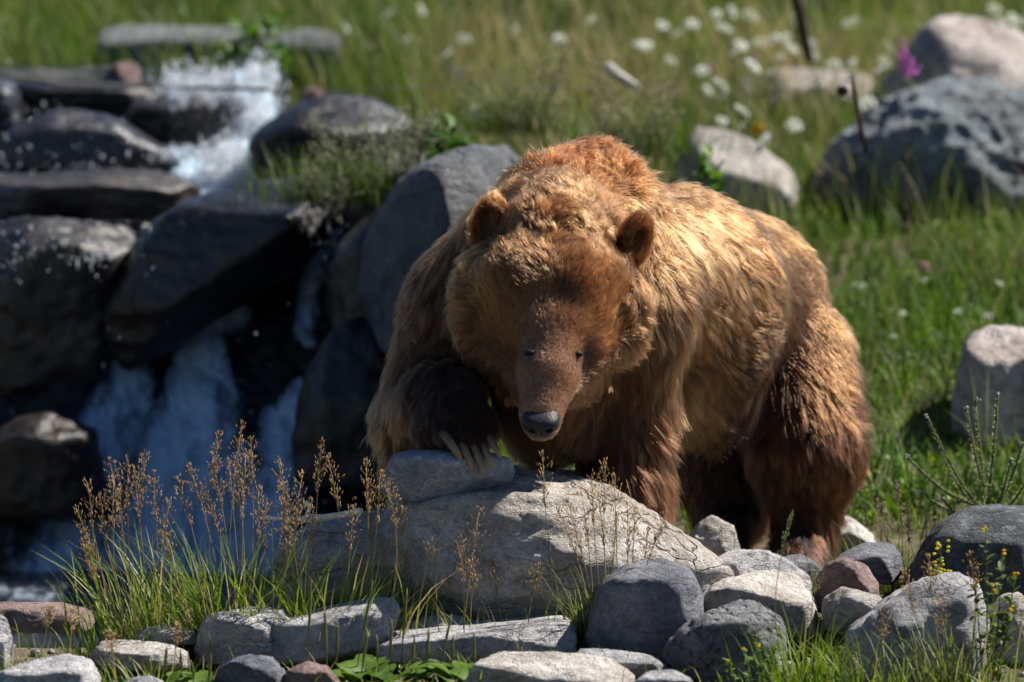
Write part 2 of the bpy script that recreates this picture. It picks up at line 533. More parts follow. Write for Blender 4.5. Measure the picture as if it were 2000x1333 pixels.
R_('grey veined stone held under the bear\'s claws on top of the boulder',
   [(748, 975), (752, 930), (772, 890), (812, 880), (880, 879), (950, 884), (992, 897), (1006, 920), (1003, 940), (960, 955), (820, 985), (770, 895, -.10), (850, 890, -.12), (960, 900, -.08), (985, 935, -.08), (880, 968, -.11), (770, 985, -.10)],
   -0.335, 0.10, M['vein'], 5, 5, 30, 0.012, 1.2, 0.012, 0.0, name='stone', cat='stone')
# foreground row, right
R_('large angular slate block leaning beside the foot of the big boulder',
   [(1135, 1300), (1165, 1210), (1172, 1155, .02), (1225, 1112, .05), (1290, 1100, .08), (1345, 1122, .08), (1366, 1160, .06), (1370, 1320), (1130, 1330), (1200, 1136, -.08), (1345, 1132, -.07), (1180, 1320, -.10), (1360, 1320, -.12)],
   -0.68, 0.20, M['slate'], 11, 5, 34, 0.02, 1.2, 0.03, cuts=5, back=.92)
R_('grey ridged rock directly behind the tan boulder, below the belly',
   [(1350, 1150), (1375, 1110), (1430, 1088), (1490, 1078), (1530, 1095), (1575, 1125), (1588, 1160), (1350, 1180), (1470, 1100, -.06), (1400, 1180, -.08), (1560, 1170, -.08)],
   -0.12, 0.2, M['grey'], 12, 4, 26, 0.03, 1.2, 0.04, cuts=5, back=.92)
R_('smooth tan-grey boulder with a dark hollow along its front',
   [(1360, 1200), (1366, 1160), (1430, 1134, .03), (1510, 1118, .06), (1565, 1135, .06), (1598, 1180, .04), (1600, 1240), (1365, 1250), (1420, 1160, -.10), (1560, 1160, -.06), (1420, 1240, -.12), (1570, 1240, -.10)],
   -0.45, 0.2, M['tan'], 13, 5, 16, 0.04, 1.3, 0.03)
R_('dark pitted rock with small holes in front of the slate block',
   [(1285, 1330), (1310, 1250), (1370, 1210), (1430, 1185), (1490, 1180), (1525, 1215), (1535, 1330), (1290, 1345), (1370, 1230, -.06), (1480, 1210, -.08), (1390, 1345, -.14), (1510, 1345, -.12)],
   -0.85, 0.16, M['pitted'], 14, 5, 18, 0.05, 1.8, 0.05)
R_('reddish brown rock with pale crust on its crown',
   [(1590, 1190), (1592, 1140), (1620, 1105), (1650, 1092), (1690, 1108), (1712, 1140), (1712, 1195), (1640, 1115, -.06), (1690, 1130, -.06), (1620, 1195, -.08), (1700, 1195, -.08)],
   -0.28, 0.14, M['red'], 15, 4, 22, 0.04, 1.3, 0.04, cuts=5, back=.92)
R_('round speckled cream stone in front of the reddish rock',
   [(1603, 1215), (1612, 1170), (1650, 1146), (1695, 1150), (1728, 1180), (1735, 1230), (1610, 1240), (1650, 1170, -.07), (1700, 1175, -.07), (1640, 1240, -.09), (1710, 1240, -.09)],
   -0.50, 0.12, M['speck'], 16, 4, 14, 0.03, 1.2, 0.03)
R_('broad grey wedge-shaped rock with streaked face near the yellow flowers',
   [(1650, 1315), (1665, 1235), (1730, 1190), (1800, 1140, .03), (1862, 1126, .05), (1908, 1150, .05), (1925, 1225, .02), (1920, 1335), (1650, 1340), (1760, 1230, -.06), (1880, 1170, -.04), (1730, 1340, -.12), (1890, 1340, -.10)],
   -0.78, 0.18, M['grey'], 17, 5, 24, 0.035, 1.3, 0.045, 0.02, cuts=5, back=.92)
R_('small dark rock wedged below the bear\'s hind paw',
   [(1515, 1140), (1522, 1095), (1560, 1085), (1610, 1108), (1622, 1145), (1560, 1105, -.05), (1540, 1150, -.06), (1600, 1150, -.06)],
   0.10, 0.12, M['slate'], 18, 4, 22, 0.04, 1.2, 0.04)
R_('rounded grey-brown rock behind the reddish rock, beside the hind paw',
   [(1605, 1130), (1640, 1085), (1690, 1064), (1740, 1062), (1768, 1090), (1760, 1140), (1690, 1080, -.06), (1740, 1085, -.06), (1660, 1140, -.07), (1740, 1140, -.07)],
   0.05, 0.16, M['slate'], 19, 4, 14, 0.03, 1.2, 0.02, 0.02)
R_('white sunlit rock just behind the hind paw',
   [(1600, 1110), (1620, 1040), (1648, 1008), (1680, 1028), (1708, 1050), (1718, 1110), (1650, 1030, -.05), (1690, 1060, -.06), (1620, 1110, -.05), (1700, 1110, -.06)],
   0.80, 0.14, M['white'], 20, 4, 20, 0.04, 1.3, 0.05)
R_('pale rough rock in the gap beneath the belly',
   [(1335, 1110), (1350, 1040), (1390, 1010), (1430, 1030), (1450, 1110), (1390, 1035, -.05), (1360, 1110, -.06), (1430, 1110, -.06)],
   0.32, 0.14, M['tan'], 21, 4, 18, 0.05, 1.6, 0.05)
R_('dark blue-black boulder with white flecks behind the yellow flowers',
   [(1745, 1200), (1775, 1110), (1820, 1050), (1880, 1005), (1950, 992), (2040, 1000), (2080, 1060), (2080, 1220), (1860, 1060, -.12), (1990, 1040, -.14), (1840, 1210, -.20), (2010, 1210, -.20)],
   -0.10, 0.35, M['darkb'], 22, 5, 14, 0.035, 1.5, 0.03, cat='boulder', name='boulder')
R_('pale rock at the right among the weeds with yellow flowers',
   [(1915, 1290), (1925, 1200), (1960, 1165), (2010, 1160), (2040, 1210), (2045, 1310), (1960, 1190, -.05), (1940, 1310, -.06), (2020, 1310, -.06)],
   -0.66, 0.14, M['tan'], 23, 4, 16, 0.04, 1.3, 0.04)
# foreground row, middle and left
R_('long flat-topped stone slab with a sharp square end',
   [(748, 1262), (770, 1238, .12), (900, 1225, .14), (1060, 1216, .14), (1112, 1220, .12), (1118, 1252, .02), (1115, 1292, -.02), (752, 1290, -.04), (1092, 1228, -.01), (1088, 1296, -.05), (780, 1258, -.05), (900, 1246, -.04), (800, 1296, -.06)],
   -0.72, 0.14, M['grey'], 31, 5, 60, 0.012, 1.3, 0.02, name='stone_slab', cat='stone', cuts=2, back=.95)
R_('broad pale rock in front of the flat slab',
   [(875, 1345), (905, 1300), (980, 1283, .05), (1080, 1279, .07), (1180, 1290, .06), (1228, 1318, .03), (1240, 1370), (880, 1370), (950, 1310, -.06), (1170, 1312, -.06), (1000, 1370, -.10), (1180, 1370, -.10)],
   -1.08, 0.16, M['tan'], 32, 5, 26, 0.03, 1.5, 0.03)
R_('small wedge of cracked rock peeping over the flat slab',
   [(780, 1240), (800, 1216), (860, 1200), (905, 1206), (925, 1240), (840, 1214, -.04), (800, 1245, -.05), (910, 1245, -.05)],
   -0.52, 0.10, M['grey'], 33, 4, 30, 0.04, 1.5, 0.05)
R_('pale elongated rock tapering upwards to a rounded end',
   [(515, 1285), (530, 1250), (580, 1222, .02), (650, 1196, .04), (720, 1172, .06), (762, 1174, .06), (776, 1195, .05), (760, 1240, .02), (700, 1290), (540, 1225, -.02), (640, 1215, -.03), (740, 1190, .0), (560, 1295, -.07), (690, 1290, -.05)],
   -0.70, 0.12, M['grey'], 34, 5, 30, 0.02, 1.3, 0.03, cuts=5, back=.92)
R_('grey two-humped rock with a dark creased crown',
   [(385, 1270), (395, 1225), (430, 1190, .05), (490, 1180, .08), (545, 1192, .07), (558, 1215, .05), (540, 1290), (390, 1295), (430, 1212, -.04), (500, 1222, -.05), (420, 1295, -.10), (520, 1290, -.08)],
   -0.70, 0.12, M['grey'], 35, 5, 34, 0.04, 1.5, 0.055, cuts=5, back=.92)
R_('low flat rock in the ground cover below the two-humped rock',
   [(175, 1290), (190, 1262), (240, 1255, .04), (310, 1258, .05), (362, 1275, .04), (365, 1310), (180, 1312), (240, 1275, -.04), (330, 1282, -.04), (220, 1312, -.07), (330, 1312, -.07)],
   -0.86, 0.10, M['tan'], 36, 4, 24, 0.04, 1.5, 0.04)
R_('pale rock lowest by the bank with a lumpy crown',
   [(-40, 1345), (0, 1318), (60, 1300, .04), (130, 1284, .06), (172, 1292, .06), (190, 1330, .02), (195, 1375), (-40, 1380), (60, 1320, -.06), (150, 1312, -.05), (60, 1380, -.10), (170, 1380, -.08)],
   -1.05, 0.14, M['grey'], 37, 5, 28, 0.04, 1.6, 0.045)
R_('tall narrow pale rock beside the purple ledge at the water',
   [(-45, 1320), (-40, 1215), (-15, 1196), (10, 1210), (22, 1250), (24, 1310), (-30, 1240, -.05), (8, 1240, -.05), (-30, 1320, -.06), (18, 1320, -.06)],
   -0.80, 0.10, M['grey'], 38, 4, 26, 0.03, 1.3, 0.03)
R_('low purple-brown ledge at the edge of the pool',
   [(-60, 1225), (-60, 1188), (40, 1180, .05), (120, 1182, .06), (175, 1196, .05), (185, 1228), (20, 1200, -.05), (130, 1205, -.05), (-40, 1235, -.08), (170, 1235, -.08)],
   -0.36, 0.12, M['red'], 39, 4, 18, 0.03, 1.2, 0.03)
R_('dark rough rock half hidden by plantain spikes',
   [(415, 1350), (430, 1305), (480, 1284), (530, 1288), (556, 1320), (556, 1370), (420, 1372), (460, 1305, -.05), (530, 1310, -.05), (450, 1372, -.07), (540, 1372, -.07)],
   -1.10, 0.10, M['slate'], 40, 4, 20, 0.05, 1.8, 0.05)
R_('small brown rounded rock beside the dark rough rock',
   [(552, 1350), (565, 1312), (600, 1296), (640, 1304), (664, 1335), (660, 1372), (590, 1318, -.05), (640, 1322, -.05), (570, 1372, -.06), (650, 1372, -.06)],
   -1.12, 0.10, M['red'], 41, 4, 16, 0.04, 1.6, 0.04)
R_('thin flat pale stone between the slab and the pitted rock',
   [(1118, 1290), (1130, 1275), (1200, 1272, .03), (1270, 1282, .03), (1298, 1300, .02), (1295, 1322), (1120, 1318), (1180, 1288, -.03), (1270, 1298, -.03), (1160, 1322, -.05)],
   -0.92, 0.10, M['grey'], 42, 4, 26, 0.03, 1.4, 0.03)
R_('pale rounded stone half out of view under the thin flat stone',
   [(1225, 1350), (1250, 1318), (1300, 1308), (1345, 1322), (1362, 1365), (1230, 1372), (1280, 1325, -.04), (1340, 1335, -.04), (1250, 1375, -.05), (1350, 1375, -.05)],
   -1.12, 0.10, M['grey'], 43, 4, 20, 0.03, 1.4, 0.03)
R_('small flat pale stone set in the leafy ground cover',
   [(265, 1245), (280, 1228), (320, 1222), (375, 1230), (390, 1250), (320, 1236, -.03), (280, 1258, -.04), (380, 1258, -.04)],
   -0.66, 0.08, M['grey'], 44, 4, 24, 0.03, 1.4, 0.03)
R_('flat pale stone at the picture foot left of the plantain',
   [(225, 1360), (240, 1330), (290, 1322), (318, 1332), (325, 1370), (270, 1338, -.03), (240, 1375, -.04), (320, 1375, -.04)],
   -1.15, 0.08, M['grey'], 45, 4, 22, 0.03, 1.4, 0.03)
# rocks in the meadow behind
R_('arched grey rock lying behind the bear\'s back',
   [(1325, 330), (1335, 268), (1370, 254), (1430, 262), (1490, 295), (1540, 335), (1562, 370), (1545, 430), (1440, 470), (1340, 440), (1400, 300, -.10), (1490, 350, -.12), (1530, 380, -.10), (1420, 440, -.16), (1500, 440, -.14)],
   None, 0.3, M['tan'], 51, 5, 26, 0.035, 1.3, 0.035)
R_('blue-grey craggy boulder beside the dead brown stalk',
   [(1590, 370), (1620, 310), (1680, 250), (1740, 205), (1830, 168), (1920, 165), (2000, 185), (2080, 230), (2090, 440), (1940, 450), (1700, 430), (1720, 280, -.16), (1850, 230, -.20), (2000, 260, -.20), (1800, 430, -.30), (2000, 440, -.30)],
   None, 0.5, M['bluegrey'], 52, 6, 16, 0.05, 2.0, 0.055, cat='boulder', name='boulder')
R_('tall pale boulder rising behind the blue-grey boulder',
   [(1690, 230), (1705, 160), (1740, 110), (1790, 55), (1850, 32), (1920, 38), (1990, 60), (2090, 120), (2100, 290), (1700, 290), (1780, 130, -.16), (1880, 90, -.20), (1990, 140, -.18), (1800, 280, -.22), (2000, 280, -.22)],
   None, 0.5, M['pink'], 53, 5, 16, 0.04, 1.4, 0.03, cat='boulder', name='boulder')
R_('low flat pinkish rock among the white flowers',
   [(1445, 200), (1455, 165), (1500, 145), (1570, 138), (1650, 145), (1705, 155), (1710, 260), (1470, 260), (1500, 180, -.10), (1600, 170, -.12), (1680, 180, -.10), (1500, 260, -.15), (1680, 260, -.15)],
   None, 0.4, M['pink'], 54, 5, 26, 0.04, 1.5, 0.04)
R_('mauve-grey rounded rock on the grassy slope by the spiky weeds',
   [(1860, 760), (1870, 695), (1905, 655), (1960, 632), (2030, 640), (2070, 700), (2080, 900), (1870, 900), (1920, 690, -.10), (2010, 680, -.12), (1910, 900, -.18), (2040, 900, -.18)],
   None, 0.3, M['pink'], 55, 5, 14, 0.035, 1.5, 0.04)
R_('short grey standing stone half sunk in the meadow grass',
   [(840, 230), (845, 140), (870, 120), (905, 128), (912, 230), (870, 145, -.05), (900, 230, -.06), (855, 230, -.06)],
   None, 0.12, M['slate'], 56, 4, 20, 0.03, 1.4, 0.03)
# stream rocks
R_('pale slab-sided rock between the bear and the cascade',
   [(690, 620), (720, 470), (765, 385), (820, 335, .05), (900, 300, .12), (985, 290, .15), (1020, 330, .12), (1030, 700), (780, 700), (800, 360, -.06), (900, 330, .0), (780, 480, -.10), (880, 460, -.10), (800, 700, -.12), (960, 700, -.10), (1000, 400, -.02)],
   1.9, 1.1, M['halfdry'], 61, 5, 30, 0.03, 1.2, 0.03, cat='boulder', name='boulder')
R_('huge black wet boulder sloping across the middle of the cascade',
   [(205, 640), (215, 540), (260, 470), (330, 410), (420, 370, .05), (520, 352, .08), (600, 345, .10), (655, 380, .10), (660, 440), (600, 510), (480, 570), (330, 680), (250, 720), (300, 480, -.14), (420, 430, -.16), (560, 400, -.12), (560, 470, -.16), (400, 560, -.20), (280, 640, -.14)],
   2.72, 0.4, M['wet'], 62, 6, 14, 0.025, 1.2, 0.02, 0.03, cat='boulder', name='boulder')
R_('dark rock beside the pale slab-sided rock, water trickling past it',
   [(640, 640), (645, 540), (680, 470), (720, 420), (770, 390), (800, 450), (810, 720), (660, 720), (700, 480, -.10), (760, 450, -.10), (690, 700, -.15), (780, 700, -.15)],
   2.3, 0.8, M['wet'], 63, 5, 14, 0.04, 1.3, 0.04)
R_('smooth dark round boulder beside the upper splash',
   [(470, 330), (480, 290), (520, 245), (580, 205), (650, 185), (720, 190), (780, 215), (820, 260), (820, 380), (480, 370), (540, 270, -.12), (640, 230, -.16), (740, 240, -.12), (560, 360, -.18), (720, 370, -.18)],
   3.6, 0.4, M['wet'], 64, 5, 12, 0.025, 1.1, 0.02, cat='boulder', name='boulder')
R_('brown mossy rock under the upper splash',
   [(245, 260), (250, 215), (290, 195), (350, 182), (420, 178), (470, 195), (490, 250), (490, 300), (250, 300), (310, 210, -.08), (420, 200, -.10), (300, 300, -.14), (450, 300, -.14)],
   4.15, 0.25, M['wetbrown'], 65, 5, 16, 0.07, 2.2, 0.06)
R_('long low blue-black rock with a curved wet back',
   [(-40, 340), (-20, 260), (40, 228), (130, 214), (220, 228), (290, 260), (345, 300), (360, 345), (-40, 360), (60, 250, -.10), (180, 245, -.12), (290, 290, -.10), (60, 360, -.16), (280, 355, -.16)],
   3.85, 0.25, M['wetblue'], 66, 5, 14, 0.025, 1.2, 0.02)
R_('long crusted ledge spanning the head of the lower cascade',
   [(-60, 440), (-60, 345), (60, 338), (180, 334), (300, 340), (385, 365), (400, 400), (380, 440), (0, 365, -.12), (160, 360, -.14), (320, 372, -.10), (60, 450, -.16), (300, 445, -.16)],
   3.35, 0.3, M['crust'], 67, 5, 24, 0.03, 1.3, 0.03, 0.06)
R_('brown-topped dripping rock wall at the side of the cascade',
   [(-80, 820), (-80, 440), (0, 428), (80, 440), (170, 460), (250, 450), (262, 480), (235, 560), (200, 700), (190, 830), (20, 470, -.14), (150, 490, -.16), (220, 490, -.12), (40, 820, -.20), (150, 820, -.18)],
   2.85, 0.4, M['crust'], 68, 6, 22, 0.035, 1.3, 0.04, 0.03, cat='boulder', name='boulder')
R_('glistening dark rock at the edge of the upper stream',
   [(-60, 260), (-55, 160), (-20, 138), (15, 150), (36, 190), (38, 260), (-30, 170, -.08), (15, 190, -.08), (-20, 270, -.10), (25, 270, -.10)],
   4.3, 0.2, M['wetblue'], 69, 4, 14, 0.03, 1.3, 0.03)
R_('small brown stone on the bank above the upper stream',
   [(205, 165), (212, 128), (240, 118), (268, 128), (275, 165), (235, 132, -.04), (225, 172, -.05), (262, 172, -.05)],
   4.75, 0.10, M['red'], 70, 4, 14, 0.03, 1.3, 0.03)
R_('small brown stone on the dark round boulder\'s far side',
   [(585, 205), (592, 178), (610, 168), (632, 178), (640, 205), (605, 182, -.04), (600, 212, -.05), (630, 212, -.05)],
   4.3, 0.10, M['red'], 71, 4, 14, 0.03, 1.3, 0.03)
R_('long grey stone wall with a pale flat top beyond the stream',
   [(200, 150), (198, 62), (205, 48, .18), (400, 52, .18), (650, 62, .18), (655, 78), (650, 160), (210, 66, -.02), (640, 80, -.02), (220, 170, -.03), (640, 170, -.03)],
   5.2, 0.22, M['slate'], 72, 5, 70, 0.012, 1.3, 0.015, name='stone_wall', cat='wall')
R_('dark flat rock at the head of the upper stream',
   [(20, 230), (25, 170), (90, 158), (200, 165), (300, 168), (330, 200), (330, 250), (80, 178, -.08), (240, 180, -.08), (60, 250, -.10), (290, 250, -.10)],
   4.5, 0.2, M['wet'], 73, 4, 20, 0.03, 1.3, 0.03)
R_('slanting wet rock under the right arm of the cascade',
   [(560, 930), (600, 740), (660, 640), (740, 600), (820, 640), (830, 960), (640, 760, -.12), (740, 700, -.12), (640, 950, -.2), (780, 950, -.2)],
   2.15, 0.3, M['wet'], 74, 5, 14, 0.05, 1.5, 0.05, cat='boulder', name='boulder')
R_('low wet rock at the foot of the cascade wall',
   [(-60, 1010), (-50, 880), (20, 830), (100, 812), (180, 850), (200, 950), (190, 1010), (40, 860, -.1), (140, 870, -.1), (20, 1010, -.15), (150, 1010, -.15)],
   2.45, 0.3, M['wetbrown'], 75, 5, 14, 0.05, 1.6, 0.05)

R_('added dark rock that shades the cascade, under the feathery grass at the shoulder of the pale slab-sided rock',
   [(660, 620), (672, 420), (700, 345), (760, 305), (830, 300), (880, 330), (890, 620), (720, 350, -.12), (820, 330, -.12), (700, 620, -.2), (860, 620, -.2)],
   2.75, 0.5, M['wet'], 76, 5, 16, 0.04, 1.4, 0.04)  # added rock, placed to keep the sun off the cascade

# ------------------------------------------------------------------ water
def water_mat():
    t = NT('water')
    f = t.n('ShaderNodeAttribute', attribute_name='foam').outputs['Fac']
    co = t.n('ShaderNodeNewGeometry').outputs['Position']
    mp = t.n('ShaderNodeMapping'); mp.inputs['Scale'].default_value = (1.0, 0.55, 0.38); t.l(co, mp.inputs[0])
    n1 = t.noise(mp.outputs[0], 26, 7, 0.65, 0.5)
    n2 = t.noise(mp.outputs[0], 85, 4, 0.6)
    m = t.math('ADD', t.math('MULTIPLY', n1, 1.1), t.math('MULTIPLY', n2, 0.45))
    m = t.math('ADD', m, t.math('MULTIPLY', f, 1.25))
    fm = t.ramp(m, [(0.0, 0.0), (1.0, 1.0)])
    mr = t.n('ShaderNodeMapRange'); mr.inputs['From Min'].default_value = 1.12; mr.inputs['From Max'].default_value = 1.55
    t.l(m, mr.inputs['Value'])
    fo = mr.outputs[0]
    c = t.mix(fo, (0.006, 0.010, 0.016), (0.46, 0.63, 0.80))  # foam tinted blue: its skylit shade is put into the colour
    h = t.math('ADD', n1, t.math('MULTIPLY', n2, 0.5))
    b = t.bump(h, 0.9, 0.03)
    r = t.math('ADD', 0.10, t.math('MULTIPLY', fo, 0.5))
    return t.done(t.pbsdf(c, r, b, 0.5))
M['water'] = water_mat()

def flow(U, Vv, line, w):
    """closeness of pixels to a flow line [(u, v, half-width)]"""
    best = np.zeros_like(U)
    for (a, b) in zip(line[:-1], line[1:]):
        d = np.array(b[:2], float) - np.array(a[:2], float)
        t = np.clip(((U - a[0]) * d[0] + (Vv - a[1]) * d[1]) / (d @ d), 0, 1)
        dist = np.hypot(U - a[0] - t * d[0], Vv - a[1] - t * d[1])
        hw = a[2] + t * (b[2] - a[2])
        best = np.maximum(best, np.clip(1 - dist / hw, 0, 1) ** 0.7)
    return best * w

def water_sheet(name, u0, u1, v0, v1, Yv, lines, nu, nv_, amp, seed, label):
    us = np.linspace(u0, u1, nu); vs = np.linspace(v0, v1, nv_)
    U, Vv = np.meshgrid(us, vs, indexing='ij')
    Y = np.interp(Vv, [a for a, _ in Yv], [b for _, b in Yv])
    foam = np.zeros_like(U)
    Un = U + 26 * vnoise(np.stack([U / 60, Vv / 70, 0 * U], -1), seed); Vn = Vv
    for ln, w in lines: foam = np.maximum(foam, flow(Un, Vn, ln, w))
    p = np.stack([U / 110, Vv / 170, 0 * U], -1)
    Y = Y - amp * (fbm(p, seed, 5, 0.6) + 0.45 * foam + 0.35 * foam * fbm(p * 4, seed + 2, 3))
    dx = (U - 1000) / FPX; dz = (666.5 - Vv) / FPX
    dY = FWD.y + UPV.y * dz
    t = (Y - CAMP.y) / dY
    V = np.stack([CAMP.x + dx * t, Y, CAMP.z + (FWD.z + UPV.z * dz) * t], -1).reshape(-1, 3)
    i = (np.arange(nu - 1)[:, None] * nv_ + np.arange(nv_ - 1)[None]).ravel()
    F = np.stack([i, i + 1, i + nv_ + 1, i + nv_], -1)
    o = mesh_obj(name, V, F, M['water'], attr={'foam': foam.ravel()})
    return tag(o, label, None, None, 'structure')
water_sheet('cascade_water', -260, 830, 430, 1270, [(430, 3.12), (560, 2.98), (800, 2.72), (1000, 2.48), (1190, 2.25), (1270, 1.7)],
    [([(480, 560, 30), (400, 640, 55), (385, 760, 90), (360, 880, 150), (380, 1000, 190), (330, 1180, 220)], 1.0),
     ([(660, 400, 22), (640, 470, 40), (610, 560, 30), (590, 660, 26)], 0.75),
     ([(690, 600, 20), (640, 720, 30), (560, 830, 70), (560, 940, 100), (520, 1080, 120)], 0.85),
     ([(212, 540, 16), (225, 640, 34), (250, 740, 50), (215, 850, 90), (140, 980, 110), (100, 1120, 110)], 0.72),
     ([(20, 800, 14), (40, 900, 30), (60, 1000, 60)], 0.5)], 240, 210, 0.10, 5, 'white water cascading between dark rocks')
water_sheet('stream_water', -300, 560, 130, 470, [(130, 5.0), (200, 4.55), (300, 4.0), (360, 3.75), (440, 3.3), (470, 3.15)],
    [([(500, 150, 35), (500, 230, 50), (445, 300, 60), (435, 370, 60)], 1.25),
     ([(330, 300, 30), (400, 330, 40), (440, 350, 40)], 0.8),
     ([(-20, 330, 30), (200, 330, 30), (330, 310, 30)], 0.35)], 190, 110, 0.03, 9, 'shallow upper stream')
def pool():
    xs = np.linspace(-3.4, -0.2, 60); ys = np.linspace(-0.1, 2.5, 60)
    X, Y = np.meshgrid(xs, ys, indexing='ij')
    Z = -0.34 + 0.012 * fbm(np.stack([X * 5, Y * 5, 0 * X], -1), 4, 3)
    i = (np.arange(59)[:, None] * 60 + np.arange(59)[None]).ravel()
    o = mesh_obj('pool_water', np.stack([X, Y, Z], -1).reshape(-1, 3), np.stack([i, i + 60, i + 61, i + 1], -1), M['water'], attr={'foam': (0.15 + 0.3 * vnoise(np.stack([X * 3, Y * 3, 0 * X], -1))).ravel()})
    tag(o, 'dark foamy pool below the cascade', None, None, 'structure')
pool()

def splash(name, label, spots, n, seed, rmin, rmax):
    g = np.random.default_rng(seed); D, F = ico(1)
    bag = Bag()
    tot = sum(s[5] for s in spots)
    for (u, v, Y, su, sv, wt, du, dv) in spots:
        for k in range(int(n * wt / tot)):
            a = g.normal(0, 1, 3); s_ = g.random()
            uu = u + a[0] * su + du * s_; vv = v + a[1] * sv + dv * s_
            r = rmin + (rmax - rmin) * g.random() ** 3
            st = np.array([1, 1, 1 + 3.5 * g.random() ** 2])
            bag.add(D * r * st * (0.8 + .4 * g.random(3)) + np.array(P(uu, vv, Y + a[2] * .04)), F)
    o = bag.build(name, M['drop'])
    return tag(o, label, None, None, 'stuff')
t = NT('water_drop')
M['drop'] = t.done(t.pbsdf((0.80, 0.84, 0.88), 0.12, None, 0.9))
splash('water_splash', 'white spray leaping above the brown mossy rock',
       [(400, 170, 4.1, 45, 22, 3, 0, 0), (340, 175, 4.1, 12, 22, 1, 0, 0), (500, 190, 4.1, 18, 28, 2, 10, -40), (480, 160, 4.1, 8, 10, .6, 18, -30), (520, 170, 4.1, 6, 8, .5, 12, -40), (500, 235, 4.0, 22, 25, 2.5, 0, 0),
        (445, 320, 3.75, 26, 26, 5, 0, 0), (430, 345, 3.7, 30, 12, 3, 0, 0), (340, 300, 3.75, 30, 10, 1, 40, 5)], 10000, 3, .0006, .0036)
splash('water_droplets', 'bright drops glinting over the wet rocks',
       [(120, 490, 2.63, 90, 22, 4, 0, 0), (180, 500, 2.62, 25, 12, 3, 0, 0), (20, 190, 4.2, 12, 25, 1.5, 0, 0), (70, 215, 4.2, 25, 10, .8, 0, 0), (120, 320, 3.6, 110, 25, 4, 0, 0), (300, 350, 3.55, 90, 20, 2, 0, 0), (660, 410, 2.6, 18, 30, 1.5, 0, 0), (640, 470, 2.6, 20, 30, 1.5, -10, 30),
        (400, 640, 2.75, 25, 18, 1, 40, -20), (215, 640, 2.7, 18, 90, 1, 0, 0), (380, 850, 2.45, 120, 110, 2, 0, 0), (560, 900, 2.3, 60, 90, 1, 0, 0)], 700, 4, .0008, .0028)

# small loose stones lying between the foreground rocks
def pebbles():
    g = np.random.default_rng(77); bag = Bag(); D, F = ico(2)
    for k in range(700):
        x = g.uniform(-1.5, 1.6); y = g.uniform(-1.35, .45)
        if y > -.3 and x < .2: continue
        r = .006 + .016 * g.random() ** 2.5
        q = D * r * g.uniform(.6, 1.25, 3) * (1 + .22 * fbm(D * 1.6 + k, 3, 2)[:, None])
        bag.add(q + np.array([x, y, float(ground_z(x, y)) + r * .2]), F)
    tag(bag.build('pebbles', M['grey']), 'small loose stones between the foreground rocks', None, None, 'stuff')
pebbles()
# ------------------------------------------------------------------ the bear
S = 1 / 850.0
GOLD = (0.50, 0.235, 0.075); HONEY = (0.56, 0.31, 0.125); TAN = (0.48, 0.29, 0.14)
FURK = np.array([0.270, 0.196, 0.134])
UMBER = (0.17, 0.085, 0.04)
RUST = (0.19, 0.078, 0.032); DKRUST = (0.15, 0.058, 0.026); PAWC = (0.10, 0.052, 0.050); FACE = (0.46, 0.275, 0.145)
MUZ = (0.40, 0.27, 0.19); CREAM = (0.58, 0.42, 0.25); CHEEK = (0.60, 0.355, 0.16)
PR = []
def cone(a, b, k, fl, d, col, lift=0.35, dens=1.0, col2=None):
    pa = P(*a[:3]); pb = P(*b[:3])
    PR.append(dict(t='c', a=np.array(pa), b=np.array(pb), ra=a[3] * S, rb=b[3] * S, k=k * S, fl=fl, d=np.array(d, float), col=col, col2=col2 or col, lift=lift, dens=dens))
def ell(c, r, axes, k, fl, d, col, lift=0.35, dens=1.0, sub=None):
    A = np.array([nrm(np.array(x, float)) for x in axes])
    PR.append(dict(t='e', c=np.array(P(*c)), r=np.array(r) * S, A=A, k=k * S, fl=fl, d=np.array(d, float), col=col, col2=col, lift=lift, dens=dens, sub=sub))

DN = (0.10, 0.05, -1.0)
# trunk
cone((1050, 505, 0.02, 140), (1080, 500, 0.10, 150), 40, .060, (-.25, .25, -.75), TAN, .55)                   # neck
cone((955, 560, 0.05, 108), (1215, 560, 0.06, 118), 60, .060, (0, .2, -1), TAN, .45)                            # shoulders
cone((1095, 408, 0.14, 98), (1155, 392, 0.24, 104), 60, .055, (.25, .75, .25), GOLD, .75)                       # hump
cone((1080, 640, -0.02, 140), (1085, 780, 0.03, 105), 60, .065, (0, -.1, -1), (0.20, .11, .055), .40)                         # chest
cone((1230, 560, 0.22, 180), (1300, 585, 0.42, 212), 70, .055, (.45, .35, -.75), (.54, .33, .16), .30)                    # ribs
cone((1310, 590, 0.45, 208), (1430, 596, 0.85, 192), 70, .036, (.55, .45, -.55), (.47, .255, .098), .20)                    # loin, rump
cone((1255, 715, 0.30, 120), (1372, 730, 0.50, 112), 45, .085, (.10, .05, -1), TAN, .25)                        # belly
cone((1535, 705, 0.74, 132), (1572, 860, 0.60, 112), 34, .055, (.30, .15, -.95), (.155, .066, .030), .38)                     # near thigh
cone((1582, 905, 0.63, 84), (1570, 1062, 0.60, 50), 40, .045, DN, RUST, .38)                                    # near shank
cone((1570, 1066, 0.60, 45), (1548, 1098, 0.42, 38), 25, .050, (0, -.3, -.9), (.11, .048, .026), .30)                      # near hind foot
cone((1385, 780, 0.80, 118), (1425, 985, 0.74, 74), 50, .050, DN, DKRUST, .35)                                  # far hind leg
cone((1436, 1005, 0.75, 50), (1420, 1048, 0.58, 40), 25, .030, (0, -.5, -.8), DKRUST, .35)
